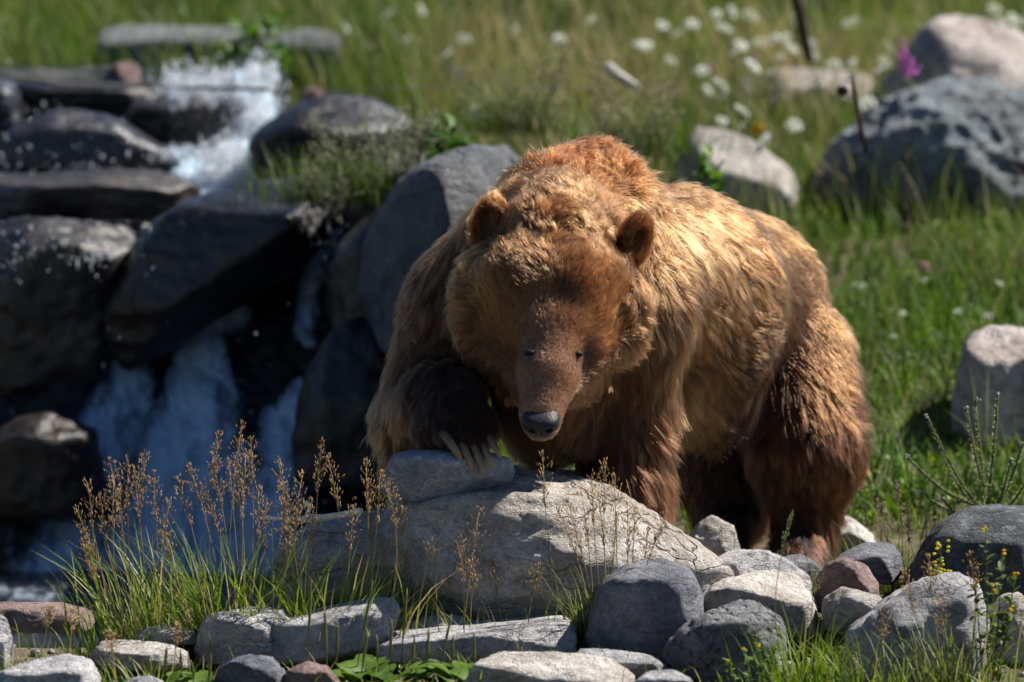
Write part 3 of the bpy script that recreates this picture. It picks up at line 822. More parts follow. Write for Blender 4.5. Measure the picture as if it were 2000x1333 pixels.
# front leg that stands behind the boulder
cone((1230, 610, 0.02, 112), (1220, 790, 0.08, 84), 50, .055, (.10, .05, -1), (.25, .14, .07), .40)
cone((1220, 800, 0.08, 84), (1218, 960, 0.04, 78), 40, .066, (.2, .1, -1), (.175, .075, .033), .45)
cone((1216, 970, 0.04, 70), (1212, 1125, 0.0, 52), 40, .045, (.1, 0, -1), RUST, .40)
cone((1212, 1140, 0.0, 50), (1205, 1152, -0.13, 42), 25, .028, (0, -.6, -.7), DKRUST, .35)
# front leg that rests on the stone
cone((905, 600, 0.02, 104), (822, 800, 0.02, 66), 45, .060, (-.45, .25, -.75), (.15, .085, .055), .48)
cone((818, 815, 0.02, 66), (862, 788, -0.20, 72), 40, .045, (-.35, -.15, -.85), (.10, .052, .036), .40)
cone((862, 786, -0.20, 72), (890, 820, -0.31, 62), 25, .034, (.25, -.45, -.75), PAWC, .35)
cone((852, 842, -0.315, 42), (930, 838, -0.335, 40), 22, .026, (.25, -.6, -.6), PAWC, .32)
for (u, v, Y) in ((868, 850, -.395), (898, 858, -.405), (922, 860, -.405), (942, 858, -.400), (954, 848, -.385)):
    cone((u * .5 + 895 * .5, 838, -.33, 26), (u, v, Y, 17), 9, .016, (.25, -.5, -.8), PAWC, .30, 1.5)
cone((800, 850, 0.0, 48), (790, 905, -0.02, 34), 40, .060, (-.25, .1, -1), CREAM, .45)                          # elbow feather, its rim light painted in as cream fur
# head
HX = 1078
cone((1030, 552, -0.262, 94), (1124, 556, -0.262, 94), 30, .026, (0, .25, .9), FACE, .42, 1.6)                    # skull
cone((1078, 480, -0.16, 105), (1085, 470, -0.05, 125), 35, .042, (.0, .6, .55), TAN, .60, 1.3)                  # nape
cone((1040, 625, -0.315, 66), (1116, 629, -0.315, 66), 50, .018, (0, .2, .9), FACE, .35, 1.8)                   # brow
cone((1078, 655, -0.358, 64), (1070, 735, -0.425, 56), 40, .010, (0, .35, .9), MUZ, .22, 2.2)                   # nose bridge
cone((1070, 735, -0.425, 56), (1058, 806, -0.485, 41), 14, .0065, (0, .4, .9), MUZ, .18, 2.4)                   # muzzle
cone((1056, 815, -0.482, 38), (1057, 826, -0.486, 35), 10, .005, (0, .3, .9), MUZ, .15, 2.4)
cone((1072, 745, -0.350, 50), (1057, 834, -0.452, 24), 14, .012, (0, .3, -.9), MUZ, .25, 2.0)                   # jaw
ell((962, 590, -0.20), (66, 105, 70), ((1, .1, 0), (0, 0, 1), (0, 1, 0)), 35, .052, (-.85, .15, -.55), CHEEK, .58, 1.3)
cone((985, 655, -0.22, 55), (1020, 740, -0.26, 36), 30, .045, (-.45, -.05, -.9), CHEEK, .42, 1.4)
ell((1196, 605, -0.20), (62, 98, 70), ((1, -.1, 0), (0, 0, 1), (0, 1, 0)), 35, .050, (.75, .15, -.65), CHEEK, .50, 1.3)
cone((1172, 660, -0.22, 50), (1125, 745, -0.27, 34), 30, .042, (.45, -.05, -.9), CHEEK, .42, 1.4)
cone((1158, 612, -0.325, 26), (1142, 652, -0.345, 24), 22, .018, (.5, .2, .6), CHEEK, .35, 1.8)                 # brow ridge over its left eye
cone((1000, 612, -0.320, 24), (1015, 652, -0.345, 22), 22, .018, (-.5, .2, .6), FACE, .35, 1.8)
cone((1010, 672, -0.288, 48), (1040, 752, -0.340, 34), 45, .026, (-.5, .1, -.6), (.32, .17, .07), .38, 1.6)                 # cheekbones
cone((1146, 676, -0.288, 48), (1106, 752, -0.340, 34), 45, .026, (.5, .1, -.6), (.32, .17, .07), .38, 1.6)
# ears (flattened, hollow in front)
EAR = (0.30, 0.15, 0.06)
ell((957, 436, -0.15), (35, 50, 17), ((.90, -.42, -.12), (-.12, 0, 1), (.42, .90, 0)), 14, .022, (-.1, .15, .9), EAR, .50, 2.0, sub=((-.35, -1, 0), 26, 11))
ell((1240, 470, -0.15), (33, 54, 17), ((.82, .45, -.35), (.45, 0, .9), (-.5, .87, 0)), 14, .022, (.35, .15, .85), EAR, .50, 2.0, sub=((.45, -1, 0), 26, 11))

def d_prim(q, p):
    if q['t'] == 'c':
        ba = q['b'] - q['a']
        t = np.clip(((p - q['a']) @ ba) / (ba @ ba), 0, 1)
        return np.linalg.norm(p - (q['a'] + t[..., None] * ba), axis=-1) - (q['ra'] + t * (q['rb'] - q['ra']))
    l = (p - q['c']) @ q['A'].T
    k0 = np.linalg.norm(l / q['r'], axis=-1)
    k1 = np.linalg.norm(l / (q['r'] ** 2), axis=-1)
    d = k0 * (k0 - 1.0) / np.maximum(k1, 1e-6)
    if q['sub']:
        dv = nrm(np.array(q['sub'][0], float))
        c2 = q['c'] + dv * q['sub'][1] * S * 0.75
        l2 = (p - c2) @ q['A'].T / (q['r'] * np.array([.68, .72, 1.0]))
        k2 = np.linalg.norm(l2, axis=-1)
        d = np.maximum(d, -(k2 - 1) * q['r'].min())
    return d

def sdf(p):
    o = None
    for q in PR:
        d = d_prim(q, p)
        if o is None: o = d; continue
        k = q['k']
        h = np.maximum(k - np.abs(o - d), 0) / k
        o = np.minimum(o, d) - h * h * k * 0.25
    return o

def grad(f, p, e=0.002):
    g = np.zeros_like(p)
    for i in range(3):
        dp = np.zeros(3); dp[i] = e
        g[..., i] = f(p + dp) - f(p - dp)
    return nrm(g)

def surface_nets(f, lo, hi, h, newton=3):
    lo = np.array(lo, float); n = np.ceil((np.array(hi) - lo) / h).astype(int) + 1
    ax = [lo[i] + np.arange(n[i]) * h for i in range(3)]
    Vv = np.empty(tuple(n), dtype=np.float32)
    for i in range(0, n[0], 8):
        G = np.stack(np.meshgrid(ax[0][i:i + 8], ax[1], ax[2], indexing='ij'), -1)
        Vv[i:i + 8] = f(G.reshape(-1, 3)).reshape(G.shape[:3])
    ins = Vv < 0
    corners = [(a, b, c) for a in (0, 1) for b in (0, 1) for c in (0, 1)]
    def sl(A, o): return A[o[0]:n[0] - 1 + o[0], o[1]:n[1] - 1 + o[1], o[2]:n[2] - 1 + o[2]]
    cnt = sum(sl(ins, o).astype(np.int8) for o in corners)
    act = (cnt > 0) & (cnt < 8)
    idx = np.argwhere(act)
    num = np.zeros((len(idx), 3)); den = np.zeros(len(idx))
    for i, o in enumerate(corners):
        for j in range(i + 1, 8):
            o2 = corners[j]
            if sum(abs(o[k] - o2[k]) for k in range(3)) != 1: continue
            a = Vv[idx[:, 0] + o[0], idx[:, 1] + o[1], idx[:, 2] + o[2]]; b = Vv[idx[:, 0] + o2[0], idx[:, 1] + o2[1], idx[:, 2] + o2[2]]
            cr = (a < 0) != (b < 0)
            t = np.where(cr, a / np.where(cr, a - b, 1), 0)
            pt = np.array(o)[None] + t[:, None] * (np.array(o2) - np.array(o))[None]
            num += pt * cr[:, None]; den += cr
    pos = lo + (idx + num / den[:, None]) * h
    vid = np.full(tuple(n - 1), -1, dtype=np.int64); vid[act] = np.arange(len(idx))
    F = []
    for axn in range(3):
        b, c = (axn + 1) % 3, (axn + 2) % 3
        s0 = [slice(None)] * 3; s1 = [slice(None)] * 3
        s0[axn] = slice(0, n[axn] - 1); s1[axn] = slice(1, n[axn])
        A = ins[tuple(s0)]; B = ins[tuple(s1)]
        e = np.argwhere(A != B)
        ok = (e[:, b] > 0) & (e[:, c] > 0) & (e[:, b] < n[b] - 1) & (e[:, c] < n[c] - 1)
        e = e[ok]
        def cell(db, dc):
            q = e.copy(); q[:, b] -= db; q[:, c] -= dc
            return vid[q[:, 0], q[:, 1], q[:, 2]]
        Q = np.stack([cell(1, 1), cell(0, 1), cell(0, 0), cell(1, 0)], -1)
        flip = ~A[e[:, 0], e[:, 1], e[:, 2]]
        Q[flip] = Q[flip][:, ::-1]
        F.append(Q)
    F = np.vstack(F)
    for _ in range(newton):
        g = grad(f, pos, h * 0.3)
        pos = pos - g * np.clip(f(pos), -h, h)[:, None] * 0.8
    return pos, F

def soft_attr(p):
    D = np.stack([d_prim(q, p) for q in PR], -1)
    W = np.exp(-(D - D.min(-1, keepdims=True)) / 0.022)
    W /= W.sum(-1, keepdims=True)
    g = lambda key: W @ np.array([q[key] for q in PR], dtype=np.float64)
    return g('fl'), g('d'), g('col'), g('lift'), g('dens')

bear = empty('bear', (P(1230, 1195, 0.2).x, 0.3, 0.0), 'large brown grizzly bear with lowered head, one clawed forepaw resting on a stone', 'bear')

def build_bear():
    lo = (P(660, 600, 0).x, -0.62, -0.05); hi = (P(1760, 600, 1).x, 1.20, 1.22)
    V, F = surface_nets(sdf, lo, hi, 0.0125)
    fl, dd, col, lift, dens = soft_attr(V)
    # ---- body skin
    t = NT('bear_skin')
    at = t.n('ShaderNodeAttribute', attribute_name='col').outputs['Color']
    skin = t.done(t.pbsdf(t.mix(1.0, at, (0.55, 0.5, 0.5), 'MULTIPLY'), 0.9, None, 0.1))
    body = mesh_obj('body', V, F, skin, bear, True, col)
    bvh = BVHTree.FromPolygons([tuple(v) for v in V], [tuple(f) for f in F])
    def hit(u, v):
        d = (FWD + Vector((1, 0, 0)) * ((u - 1000.0) / FPX) + UPV * ((666.5 - v) / FPX)).normalized()
        h = bvh.ray_cast(CAMP, d)
        return h[0], h[1]
    # ---- fur roots
    T = np.vstack([F[:, [0, 1, 2]], F[:, [0, 2, 3]]])
    a, b, c = V[T[:, 0]], V[T[:, 1]], V[T[:, 2]]
    nn = np.cross(b - a, c - a); ar = np.linalg.norm(nn, axis=1) * 0.5
    fn = nn / np.maximum(2 * ar[:, None], 1e-9)
    w = ar * (dens[T].mean(1))
    away = fn @ np.array(-FWD)
    w = w * np.where(away < -0.35, 0.45, 1.0)
    N = FUR_N
    k = RNG.choice(len(T), N, p=w / w.sum())
    r1 = np.sqrt(RNG.random(N)); r2 = RNG.random(N)
    R = a[k] * (1 - r1)[:, None] + b[k] * (r1 * (1 - r2))[:, None] + c[k] * (r1 * r2)[:, None]
    fl = np.empty(N); dd = np.empty((N, 3)); col = np.empty((N, 3)); lift = np.empty(N); nv = np.empty((N, 3))
    for i in range(0, N, 60000):
        s = slice(i, i + 60000)
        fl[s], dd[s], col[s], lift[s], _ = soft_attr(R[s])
        nv[s] = grad(sdf, R[s], 0.006)
    nv = nrm(nv)
    # regional tints follow below: coat marks, with some shade and rim light painted in
    # direction field with slow swirls and tufts
    sw = np.stack([fbm(R * 7, 31 + i, 3) for i in range(3)], -1)
    sw2 = np.stack([fbm(R * 26, 41 + i, 2) for i in range(3)], -1)
    # on the face the hair parts from the midline
    mid = np.array(P(HX, 600, -0.3)).copy()
    face = np.exp(-(np.linalg.norm((R - mid) * np.array([1, .7, .8]), axis=1) / 0.17) ** 2)
    dd = dd + np.stack([np.clip((R[:, 0] - mid[0]) * 9, -1, 1) * face * 0.9, 0 * face, 0 * face], -1)
    big = np.clip(fl / 0.05, 0.12, 1)[:, None]
    tous = np.exp(-(np.linalg.norm((R - np.array(P(1090, 400, .1))) / np.array([.28, .4, .2]), axis=1)) ** 2)[:, None]
    dd = nrm(dd + (sw * (0.9 + 1.0 * tous) + sw2 * (0.8 + .9 * tous)) * big)
    tg = dd - nv * np.sum(dd * nv, -1, keepdims=True)
    tg = nrm(tg)
    # clumps
    nc = N // 17
    kd = kdtree.KDTree(nc)
    ci = RNG.choice(N, nc, replace=False)
    for i, j in enumerate(ci): kd.insert(R[j], i)
    kd.balance()
    own = np.fromiter((kd.find(p)[1] for p in R), dtype=np.int64, count=N)
    C = ci[own]
    nb_ = N // 330
    kd2 = kdtree.KDTree(nb_); bi = RNG.choice(N, nb_, replace=False)
    for i, j in enumerate(bi): kd2.insert(R[j], i)
    kd2.balance()
    own2c = np.fromiter((kd2.find(R[j])[1] for j in ci), dtype=np.int64, count=nc)
    own2 = own2c[own]; C2 = bi[own2]; brand = RNG.random(nb_)[own2]
    tg = nrm(tg + (RNG.normal(0, .12, (nb_, 3))[own2]) * big)
    tg = nrm(tg - nv * np.sum(tg * nv, -1, keepdims=True))
    crand = RNG.random(nc)[own]
    L = fl * (0.62 + 0.5 * RNG.random(N)) * (0.85 + 0.35 * crand)
    strag = RNG.random(N) < 0.012
    L = np.where(strag, L * 1.35, L)
    K = 6
    ss = np.linspace(0, 1, K)
    lf = np.clip(lift * (0.7 + 0.6 * RNG.random(N)), 0.05, 1.2)
    pts = np.empty((N, K, 3), dtype=np.float32)
    tipC = None
    grav = np.array([0, 0, -1.0])
    jit = RNG.normal(0, 1, (N, 3)) * 0.16
    wav = RNG.normal(0, 1, (N, 3)); wph = RNG.random(N) * 6.28
    base = np.empty((N, K, 3))
    for i, s in enumerate(ss):
        off = nv * (lf * (s - 0.42 * s * s) * 1.25)[:, None] + tg * (s ** 1.25 * (1.0 - 0.30 * lf))[:, None]
        off = off + grav * (0.22 * s * s * np.clip(fl / 0.05, 0, 1.4))[:, None] + jit * s
        off = off + wav * (0.045 * np.sin(s * 5 + wph) * s)[:, None]
        base[:, i] = R + off * L[:, None]
    cl = (0.55 + 0.4 * crand) * np.clip(fl / 0.035, 0.15, 1) * np.where(strag, 0.2, 1)
    for i, s in enumerate(ss):
        pull = (cl * s ** 1.1)[:, None]
        q_ = base[:, i] * (1 - pull * 0.70) + (base[C, i] + (R - R[C]) * 0.18) * pull * 0.70
        p2 = (np.clip(fl / 0.05, 0, 1) * (.06 + .20 * brand) * s ** 1.3)[:, None]
        pts[:, i] = q_ * (1 - p2) + (base[C2, i] + (R - R[C2]) * 0.45) * p2
    # ---- colour
    cn = fbm(R * 5.0, 71, 3); cn2 = fbm(R * 17.0, 75, 3)
    bright = np.clip(1 + 0.45 * cn2 + 0.75 * (crand - 0.5) + 0.55 * (brand - 0.5) * np.clip(fl / 0.05, 0, 1) + 0.25 * (RNG.random(N) - 0.5), .25, 1.9)
    umb = np.array(UMBER)
    long_ = np.clip((fl - 0.02) / 0.03, 0, 1)
    patch = np.clip(sstep(-0.02, 0.38, cn) * 1.0, 0, 1) * long_ * np.clip(col[:, 0] / 0.4, 0, 1)
    X, Y_, Z = R[:, 0], R[:, 1], R[:, 2]
    def blob(u, v, Yd, rx, ry, rz):
        c0 = np.array(P(u, v, Yd))
        q = (R - c0) / (np.array([rx, ry, rz]) * S)
        return np.exp(-np.sum(q * q, -1))
    def tint(m, c_):
        nonlocal col
        m = np.clip(m, 0, 1)[:, None]
        col = col * (1 - m) + np.array(c_) * m
    tint(patch * 0.8, umb * 1.3)
    stk = fbm(R * np.array([19.0, 19.0, 4.5]), 95, 3)
    flank = np.exp(-(np.linalg.norm((R - np.array(P(1360, 650, .3))) / np.array([.32, .5, .34]), axis=1)) ** 2)
    tint(sstep(0.0, 0.4, stk) * flank * .85, (0.13, 0.082, 0.052))
    tint(sstep(0.05, 0.45, -stk) * flank * .6, (0.60, 0.40, 0.21))
    # coat markings, plus shade and rim light painted into the fur colour
    wob = 1 + 0.5 * cn2
    tint(1.0 * blob(1130, 300, .2, 120, 200, 42) * wob, (0.33, 0.125, 0.038))            # russet hump crest
    tint(0.8 * blob(1470, 440, .75, 190, 300, 110), (0.47, 0.235, 0.08))                   # golden back
    tint(0.9 * blob(1610, 620, .85, 80, 300, 170), (0.55, 0.32, 0.14))                    # pale rump edge
    tint(0.75 * blob(1440, 720, .35, 60, 250, 110) * wob, (0.13, 0.075, 0.042))            # shade painted into the flank fold
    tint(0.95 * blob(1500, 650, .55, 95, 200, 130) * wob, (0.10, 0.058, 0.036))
    tint(0.7 * blob(1570, 720, .6, 70, 200, 80) * wob, (0.19, 0.10, 0.05))            # brown haunch
    tint(0.85 * blob(1345, 760, .35, 60, 200, 110) * wob, (0.56, 0.36, 0.17))               # blond belly hair
    tint(0.7 * blob(1560, 860, .6, 140, 200, 100) * wob, (0.24, 0.095, 0.038))
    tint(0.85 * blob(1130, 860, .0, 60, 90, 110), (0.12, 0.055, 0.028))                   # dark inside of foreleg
    tint(0.9 * blob(1040, 850, .0, 60, 110, 75), (0.52, 0.36, 0.20))                       # cream chest
    tint(0.9 * blob(1290, 980, .05, 55, 80, 60), (0.36, 0.15, 0.05))
    tint(0.9 * blob(1560, 1080, .5, 90, 160, 45), (0.10, 0.05, 0.03))
    for (eu, ev) in ((1032, 689), (1130, 693)):
        tint(1.0 * blob(eu, ev, -.37, 24, 120, 15), (0.025, 0.016, 0.014))
        tint(0.55 * blob(eu, ev - 2, -.37, 44, 120, 32), (0.09, 0.056, 0.04))
    tint(0.7 * blob(1100, 575, -.37, 28, 120, 40) * wob, (0.06, 0.035, 0.022))                 # dark forehead patch
    tint(0.4 * blob(1040, 520, -.36, 45, 60, 30) * wob, (0.08, 0.05, 0.03))
    tint(0.7 * blob(1085, 478, -.25, 100, 90, 20) * wob, (0.11, 0.066, 0.038))               # dark hair between the ears
    tint(0.8 * blob(978, 478, -.17, 26, 60, 36), (0.05, 0.025, 0.015))
    tint(0.8 * blob(1213, 505, -.17, 26, 60, 36), (0.05, 0.025, 0.015))
    tint(0.5 * blob(1075, 735, -.46, 50, 90, 30), (0.22, 0.15, 0.12))
    tint(0.9 * blob(890, 700, -.08, 90, 160, 75), (0.05, 0.026, 0.02))  # the head's cast shade, painted onto the upper foreleg
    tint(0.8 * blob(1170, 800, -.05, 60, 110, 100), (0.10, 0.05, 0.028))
    tint(0.9 * blob(745, 830, .02, 45, 200, 130), (0.56, 0.40, 0.24))  # rim light along the foreleg's outer fringe, painted as pale fur
    tint(0.6 * blob(925, 470, .05, 60, 140, 90), (0.55, 0.37, 0.20))
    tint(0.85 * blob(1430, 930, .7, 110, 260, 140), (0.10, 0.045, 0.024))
    tint(0.9 * blob(1455, 800, .5, 55, 220, 120), (0.07, 0.038, 0.024))                  # shade painted in the crease between belly and thigh
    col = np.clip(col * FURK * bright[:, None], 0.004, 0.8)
    hc = bpy.data.hair_curves.new('fur')
    hc.add_curves([K] * N)
    off0 = np.array(parent_world(bear), dtype=np.float32)
    hc.attributes['position'].data.foreach_set('vector', (pts - off0).astype(np.float32).ravel())
    rad = hc.attributes.get('radius') or hc.attributes.new('radius', 'FLOAT', 'POINT')
    rr = np.clip(fl / 0.05, 0.45, 1.0)[:, None] * FUR_R * (1 - 0.85 * ss[None] ** 1.6) * (0.75 + 0.5 * RNG.random(N))[:, None]
    rad.data.foreach_set('value', rr.astype(np.float32).ravel())
    ca = hc.attributes.new('fcol', 'FLOAT_COLOR', 'CURVE')
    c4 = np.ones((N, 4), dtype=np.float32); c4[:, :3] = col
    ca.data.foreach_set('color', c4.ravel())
    t = NT('bear_fur')
    at = t.n('ShaderNodeAttribute', attribute_name='fcol').outputs['Color']
    ic = t.n('ShaderNodeHairInfo').outputs['Intercept']
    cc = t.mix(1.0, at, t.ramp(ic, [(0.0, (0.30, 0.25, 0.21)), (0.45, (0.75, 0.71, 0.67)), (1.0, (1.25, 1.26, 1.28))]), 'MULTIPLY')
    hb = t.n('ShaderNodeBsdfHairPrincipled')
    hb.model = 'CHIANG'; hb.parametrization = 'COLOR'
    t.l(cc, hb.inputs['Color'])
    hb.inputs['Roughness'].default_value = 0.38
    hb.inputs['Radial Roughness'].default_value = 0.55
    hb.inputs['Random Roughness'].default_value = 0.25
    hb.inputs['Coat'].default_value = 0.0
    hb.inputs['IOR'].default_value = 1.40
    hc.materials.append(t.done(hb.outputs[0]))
    fo = bpy.data.objects.new('fur', hc)
    link(fo, bear)
    # ---- nose pad with nostrils
    nc0, _ = hit(1056, 826)
    nc0 = np.array(nc0) if nc0 else np.array(P(1056, 828, -.52))
    n0 = nc0 + np.array([0, 0.012, 0.004])
    fwd = nrm(np.array([-.03, -.80, -.60])); side = np.array([1.0, 0.0, 0.06]); side = nrm(side - fwd * (side @ fwd)); upn = np.cross(side, fwd); upn = upn if upn[2] > 0 else -upn
    A = np.array([side, fwd, upn])
    def nose(p):
        l = (p - n0) @ A.T / np.array([.0415, .034, .023])
        d = ((np.abs(l) ** 2.6).sum(-1) ** (1 / 2.6) - 1) * .026
        for sx in (-1, 1):
            l2 = (p - n0) @ A.T - np.array([sx * .019, .030, -.004])
            l2 = l2 / np.array([.0085, .014, .0075])
            d = np.maximum(d, -(np.linalg.norm(l2, axis=-1) - 1) * .0075)
        g = (p - n0) @ A.T - np.array([0, .036, -.012])
        d = np.maximum(d, -(np.linalg.norm(g / np.array([.0028, .008, .016]), axis=-1) - 1) * .0028)
        return d
    nV, nF = surface_nets(nose, n0 - .055, n0 + .055, .0028)
    t = NT('nose_leather'); co = t.coord()
    vo = t.n('ShaderNodeTexVoronoi'); vo.inputs['Scale'].default_value = 320; t.l(co, vo.inputs['Vector'])
    nm = t.done(t.pbsdf((0.010, 0.010, 0.014), 0.48, t.bump(vo.outputs['Distance'], 0.5, 0.002), 0.35))
    mesh_obj('nose', nV, nF, nm, bear)
    # ---- lower lip
    lipm = plain_mat('lip_skin', (0.11, 0.06, 0.05), 0.45, 0.4, 0.3, 120)
    us = np.linspace(-1, 1, 13)
    lp = []
    for s in us:
        q, _ = hit(1057 + s * 30, 852 - 10 * s * s)
        lp.append(np.array(q) if q else np.array(P(1057 + s * 30, 852 - 10 * s * s, -.50)))
    lp = np.array(lp); lp[:, 1] = np.minimum(lp[:, 1], np.median(lp[:, 1]) + .02)
    lV, lF = tube(lp, .0065 * (1 - .75 * us ** 2) + .001, 8)
    mesh_obj('lip', lV, lF, lipm, bear)
    # ---- eyes, looking down: a dark bead under a lid
    eyem = plain_mat('eye_gloss', (0.010, 0.007, 0.005), 0.22, 0.35, 0.1, 60, 0.0)
    lidm = plain_mat('eyelid_skin', (0.012, 0.009, 0.008), 0.7, 0.2, 0.3, 120)
    for (eu, ev) in ((1033, 691), (1130, 695)):
        q, nq = hit(eu, ev)
        if q is None: continue
        q = np.array(q); nq = np.array(nq)
        bm = bmesh.new(); bmesh.ops.create_uvsphere(bm, u_segments=16, v_segments=10, radius=.0090)
        ev_ = np.array([v.co[:] for v in bm.verts]); ef = [[v.index for v in f.verts] for f in bm.faces]; bm.free()
        e = mesh_obj('eye', ev_ + q - nq * .0055, [np.array([f for f in ef if len(f) == 4]), np.array([f for f in ef if len(f) == 3])], eyem, bear)
        ang = np.linspace(-1.35, 1.35, 9)
        arc = np.stack([np.sin(ang) * .0135, -.0040 - .0055 * np.cos(ang), .001 + .0055 * np.cos(ang)], -1)
        tv, tf = tube(q - nq * .0055 + arc, 
            .0058 * np.cos(ang * .85) + .001, 7)
        mesh_obj('eyelid', tv, tf, lidm, e)
    # ---- claws
    t = NT('claw_horn'); co = t.coord()
    at = t.n('ShaderNodeAttribute', attribute_name='col').outputs['Color']
    n = t.noise(co, 60, 4)
    clm = t.done(t.pbsdf(t.mix(1.0, at, t.ramp(n, [(.25, .75), (.75, 1.25)]), 'MULTIPLY'), 0.38, t.bump(n, .3, .002), .5))
    CL = [((864, 846), (888, 872), (903, 904), 9.5), ((894, 858), (915, 886), (923, 922), 9.5), ((919, 862), (937, 892), (944, 928), 8.5), ((940, 862), (954, 890), (960, 918), 7.5), ((952, 852), (968, 872), (978, 896), 7.5)]
    for (p0, p1, p2, r) in CL:
        t_ = np.linspace(0, 1, 12)[:, None]
        q0, q1, q2 = [np.array(P(x[0], x[1], y)) for x, y in zip((p0, p1, p2), (-.405, -.442, -.437))]
        line = q0 * (1 - t_) ** 2 + 2 * q1 * t_ * (1 - t_) + q2 * t_ ** 2
        rad = r * S * (1 - .12 * t_[:, 0] - .72 * t_[:, 0] ** 5)
        cv, cf = tube(line, rad, 10)
        tt = np.concatenate([np.repeat(t_[:, 0], 10), [0, 1]])[:, None]
        cc = np.array([.05, .032, .024]) * (1 - tt) + np.array([.27, .175, .095]) * tt
        mesh_obj('claw', cv, cf, clm, bear, True, cc)
    return bvh
FUR_N = 520000
FUR_R = 0.00072
bear_bvh = build_bear()
# ------------------------------------------------------------------ plants
def blades(name, root, h, w, az, bend, col, parent=None, mat='plant', segs=3):
    """flat tapered grass blades, one mesh"""
    n = len(root)
    s = np.linspace(0, 1, segs + 1)
    d = np.stack([np.cos(az), np.sin(az), 0 * az], -1)
    fa = az + math.pi / 2 + RNG.normal(0, .6, n)
    sd = np.stack([np.cos(fa), np.sin(fa), 0 * fa], -1)
    V = np.empty((n, 2 * segs + 1, 3)); Cc = np.empty((n, 2 * segs + 1, 3))
    for i in range(segs + 1):
        c = root + d * (h * bend * s[i] ** 1.8)[:, None] + np.array([0, 0, 1.0]) * (h * (s[i] - 0.35 * bend * s[i] ** 2.5))[:, None]
        ww = (w * (1 - s[i] ** 2) * 0.5)[:, None] * sd
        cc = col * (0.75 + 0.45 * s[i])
        if i < segs:
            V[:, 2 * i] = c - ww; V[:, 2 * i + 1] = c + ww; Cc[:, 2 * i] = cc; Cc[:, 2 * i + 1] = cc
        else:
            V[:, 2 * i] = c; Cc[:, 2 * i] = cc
    k = 2 * segs + 1
    o = np.arange(n)[:, None] * k
    q = [o + np.array([[2 * i, 2 * i + 1, 2 * i + 3, 2 * i + 2]]) for i in range(segs - 1)]
    fs = [np.vstack(q)] if q else []
    fs.append(o + np.array([[2 * segs - 2, 2 * segs - 1, 2 * segs]]))
    return mesh_obj(name, V.reshape(-1, 3), fs, M[mat], parent, True, Cc.reshape(-1, 3))

def lerp3(t, a, b, c):
    t = np.clip(t, 0, 1)[:, None]; a, b, c = map(np.array, (a, b, c))
    return np.where(t < .5, a + (b - a) * t * 2, b + (c - b) * (t - .5) * 2)

GREEN = (0.075, 0.150, 0.014); LIME = (0.18, 0.27, 0.025); OLIVE = (0.175, 0.18, 0.065); STRAW = (0.40, 0.31, 0.15); DEEP = (0.030, 0.070, 0.010)

def scatter(n, x0, x1, y0, y1, keep):
    x = RNG.uniform(x0, x1, n); y = RNG.uniform(y0, y1, n)
    m = RNG.random(n) < keep(x, y)
    x, y = x[m], y[m]
    return np.stack([x, y, ground_z(x, y) - .004], -1)

def meadow_mask(x, y):
    m = np.ones_like(x)
    m *= 1 - sstep(.25, .6, chan(x, y)) * sstep(4.95, 4.75, y)
    m *= sstep(0.75, 1.1, y)
    m *= 1 - sstep(.9, .3, np.hypot((x - .35) / .55, (y - .5) / .75))
    return m
def col_noise(p, sc, seed): return 0.5 + 0.9 * fbm(p * sc, seed, 3)

# short green turf
r = scatter(70000, -2.6, 2.9, 0.7, 7.8, meadow_mask)
t_ = col_noise(r, 1.6, 81) + RNG.normal(0, .22, len(r))
hh = (0.05 + 0.09 * RNG.random(len(r))) * (1 + .5 * vnoise(r * 2.5, 8))
tag(blades('meadow_grass', r, hh, .004 + .004 * RNG.random(len(r)), RNG.uniform(0, 6.28, len(r)), .25 + .5 * RNG.random(len(r)), lerp3(t_, DEEP, GREEN, LIME)), 'short green meadow grass on the slope', None, None, 'stuff')
# taller, paler grass further back
def tall_mask(x, y): return meadow_mask(x, y) * np.clip(sstep(1.6, 3.4, y) + .12, 0, 1) * (0.35 + 0.65 * sstep(-.1, .35, fbm(np.stack([x, y, 0 * x], -1) * 2.2, 91, 3) + .15 * (y > 4)))
r = scatter(52000, -2.6, 2.9, 1.0, 8.2, tall_mask)
t_ = col_noise(r, 1.1, 85) + RNG.normal(0, .25, len(r)) + .22 * sstep(3.0, 5.0, r[:, 1]) - .1
hh = (0.12 + 0.20 * RNG.random(len(r)))
tag(blades('tall_grass', r, hh, .0025 + .003 * RNG.random(len(r)), RNG.uniform(0, 6.28, len(r)), .15 + .45 * RNG.random(len(r)), lerp3(t_, GREEN, OLIVE, STRAW)), 'tall olive and straw coloured meadow grass', None, None, 'stuff')

r = scatter(9000, -2.6, -.2, 4.75, 7.5, lambda x, y: np.ones_like(x))
tag(blades('stream_bank_grass', r, .16 + .2 * RNG.random(len(r)), .004 + .004 * RNG.random(len(r)), RNG.uniform(0, 6.28, len(r)), .15 + .45 * RNG.random(len(r)), lerp3(RNG.random(len(r)), DEEP, GREEN, OLIVE)), 'tall lush grass around the stone wall above the stream', None, None, 'stuff')
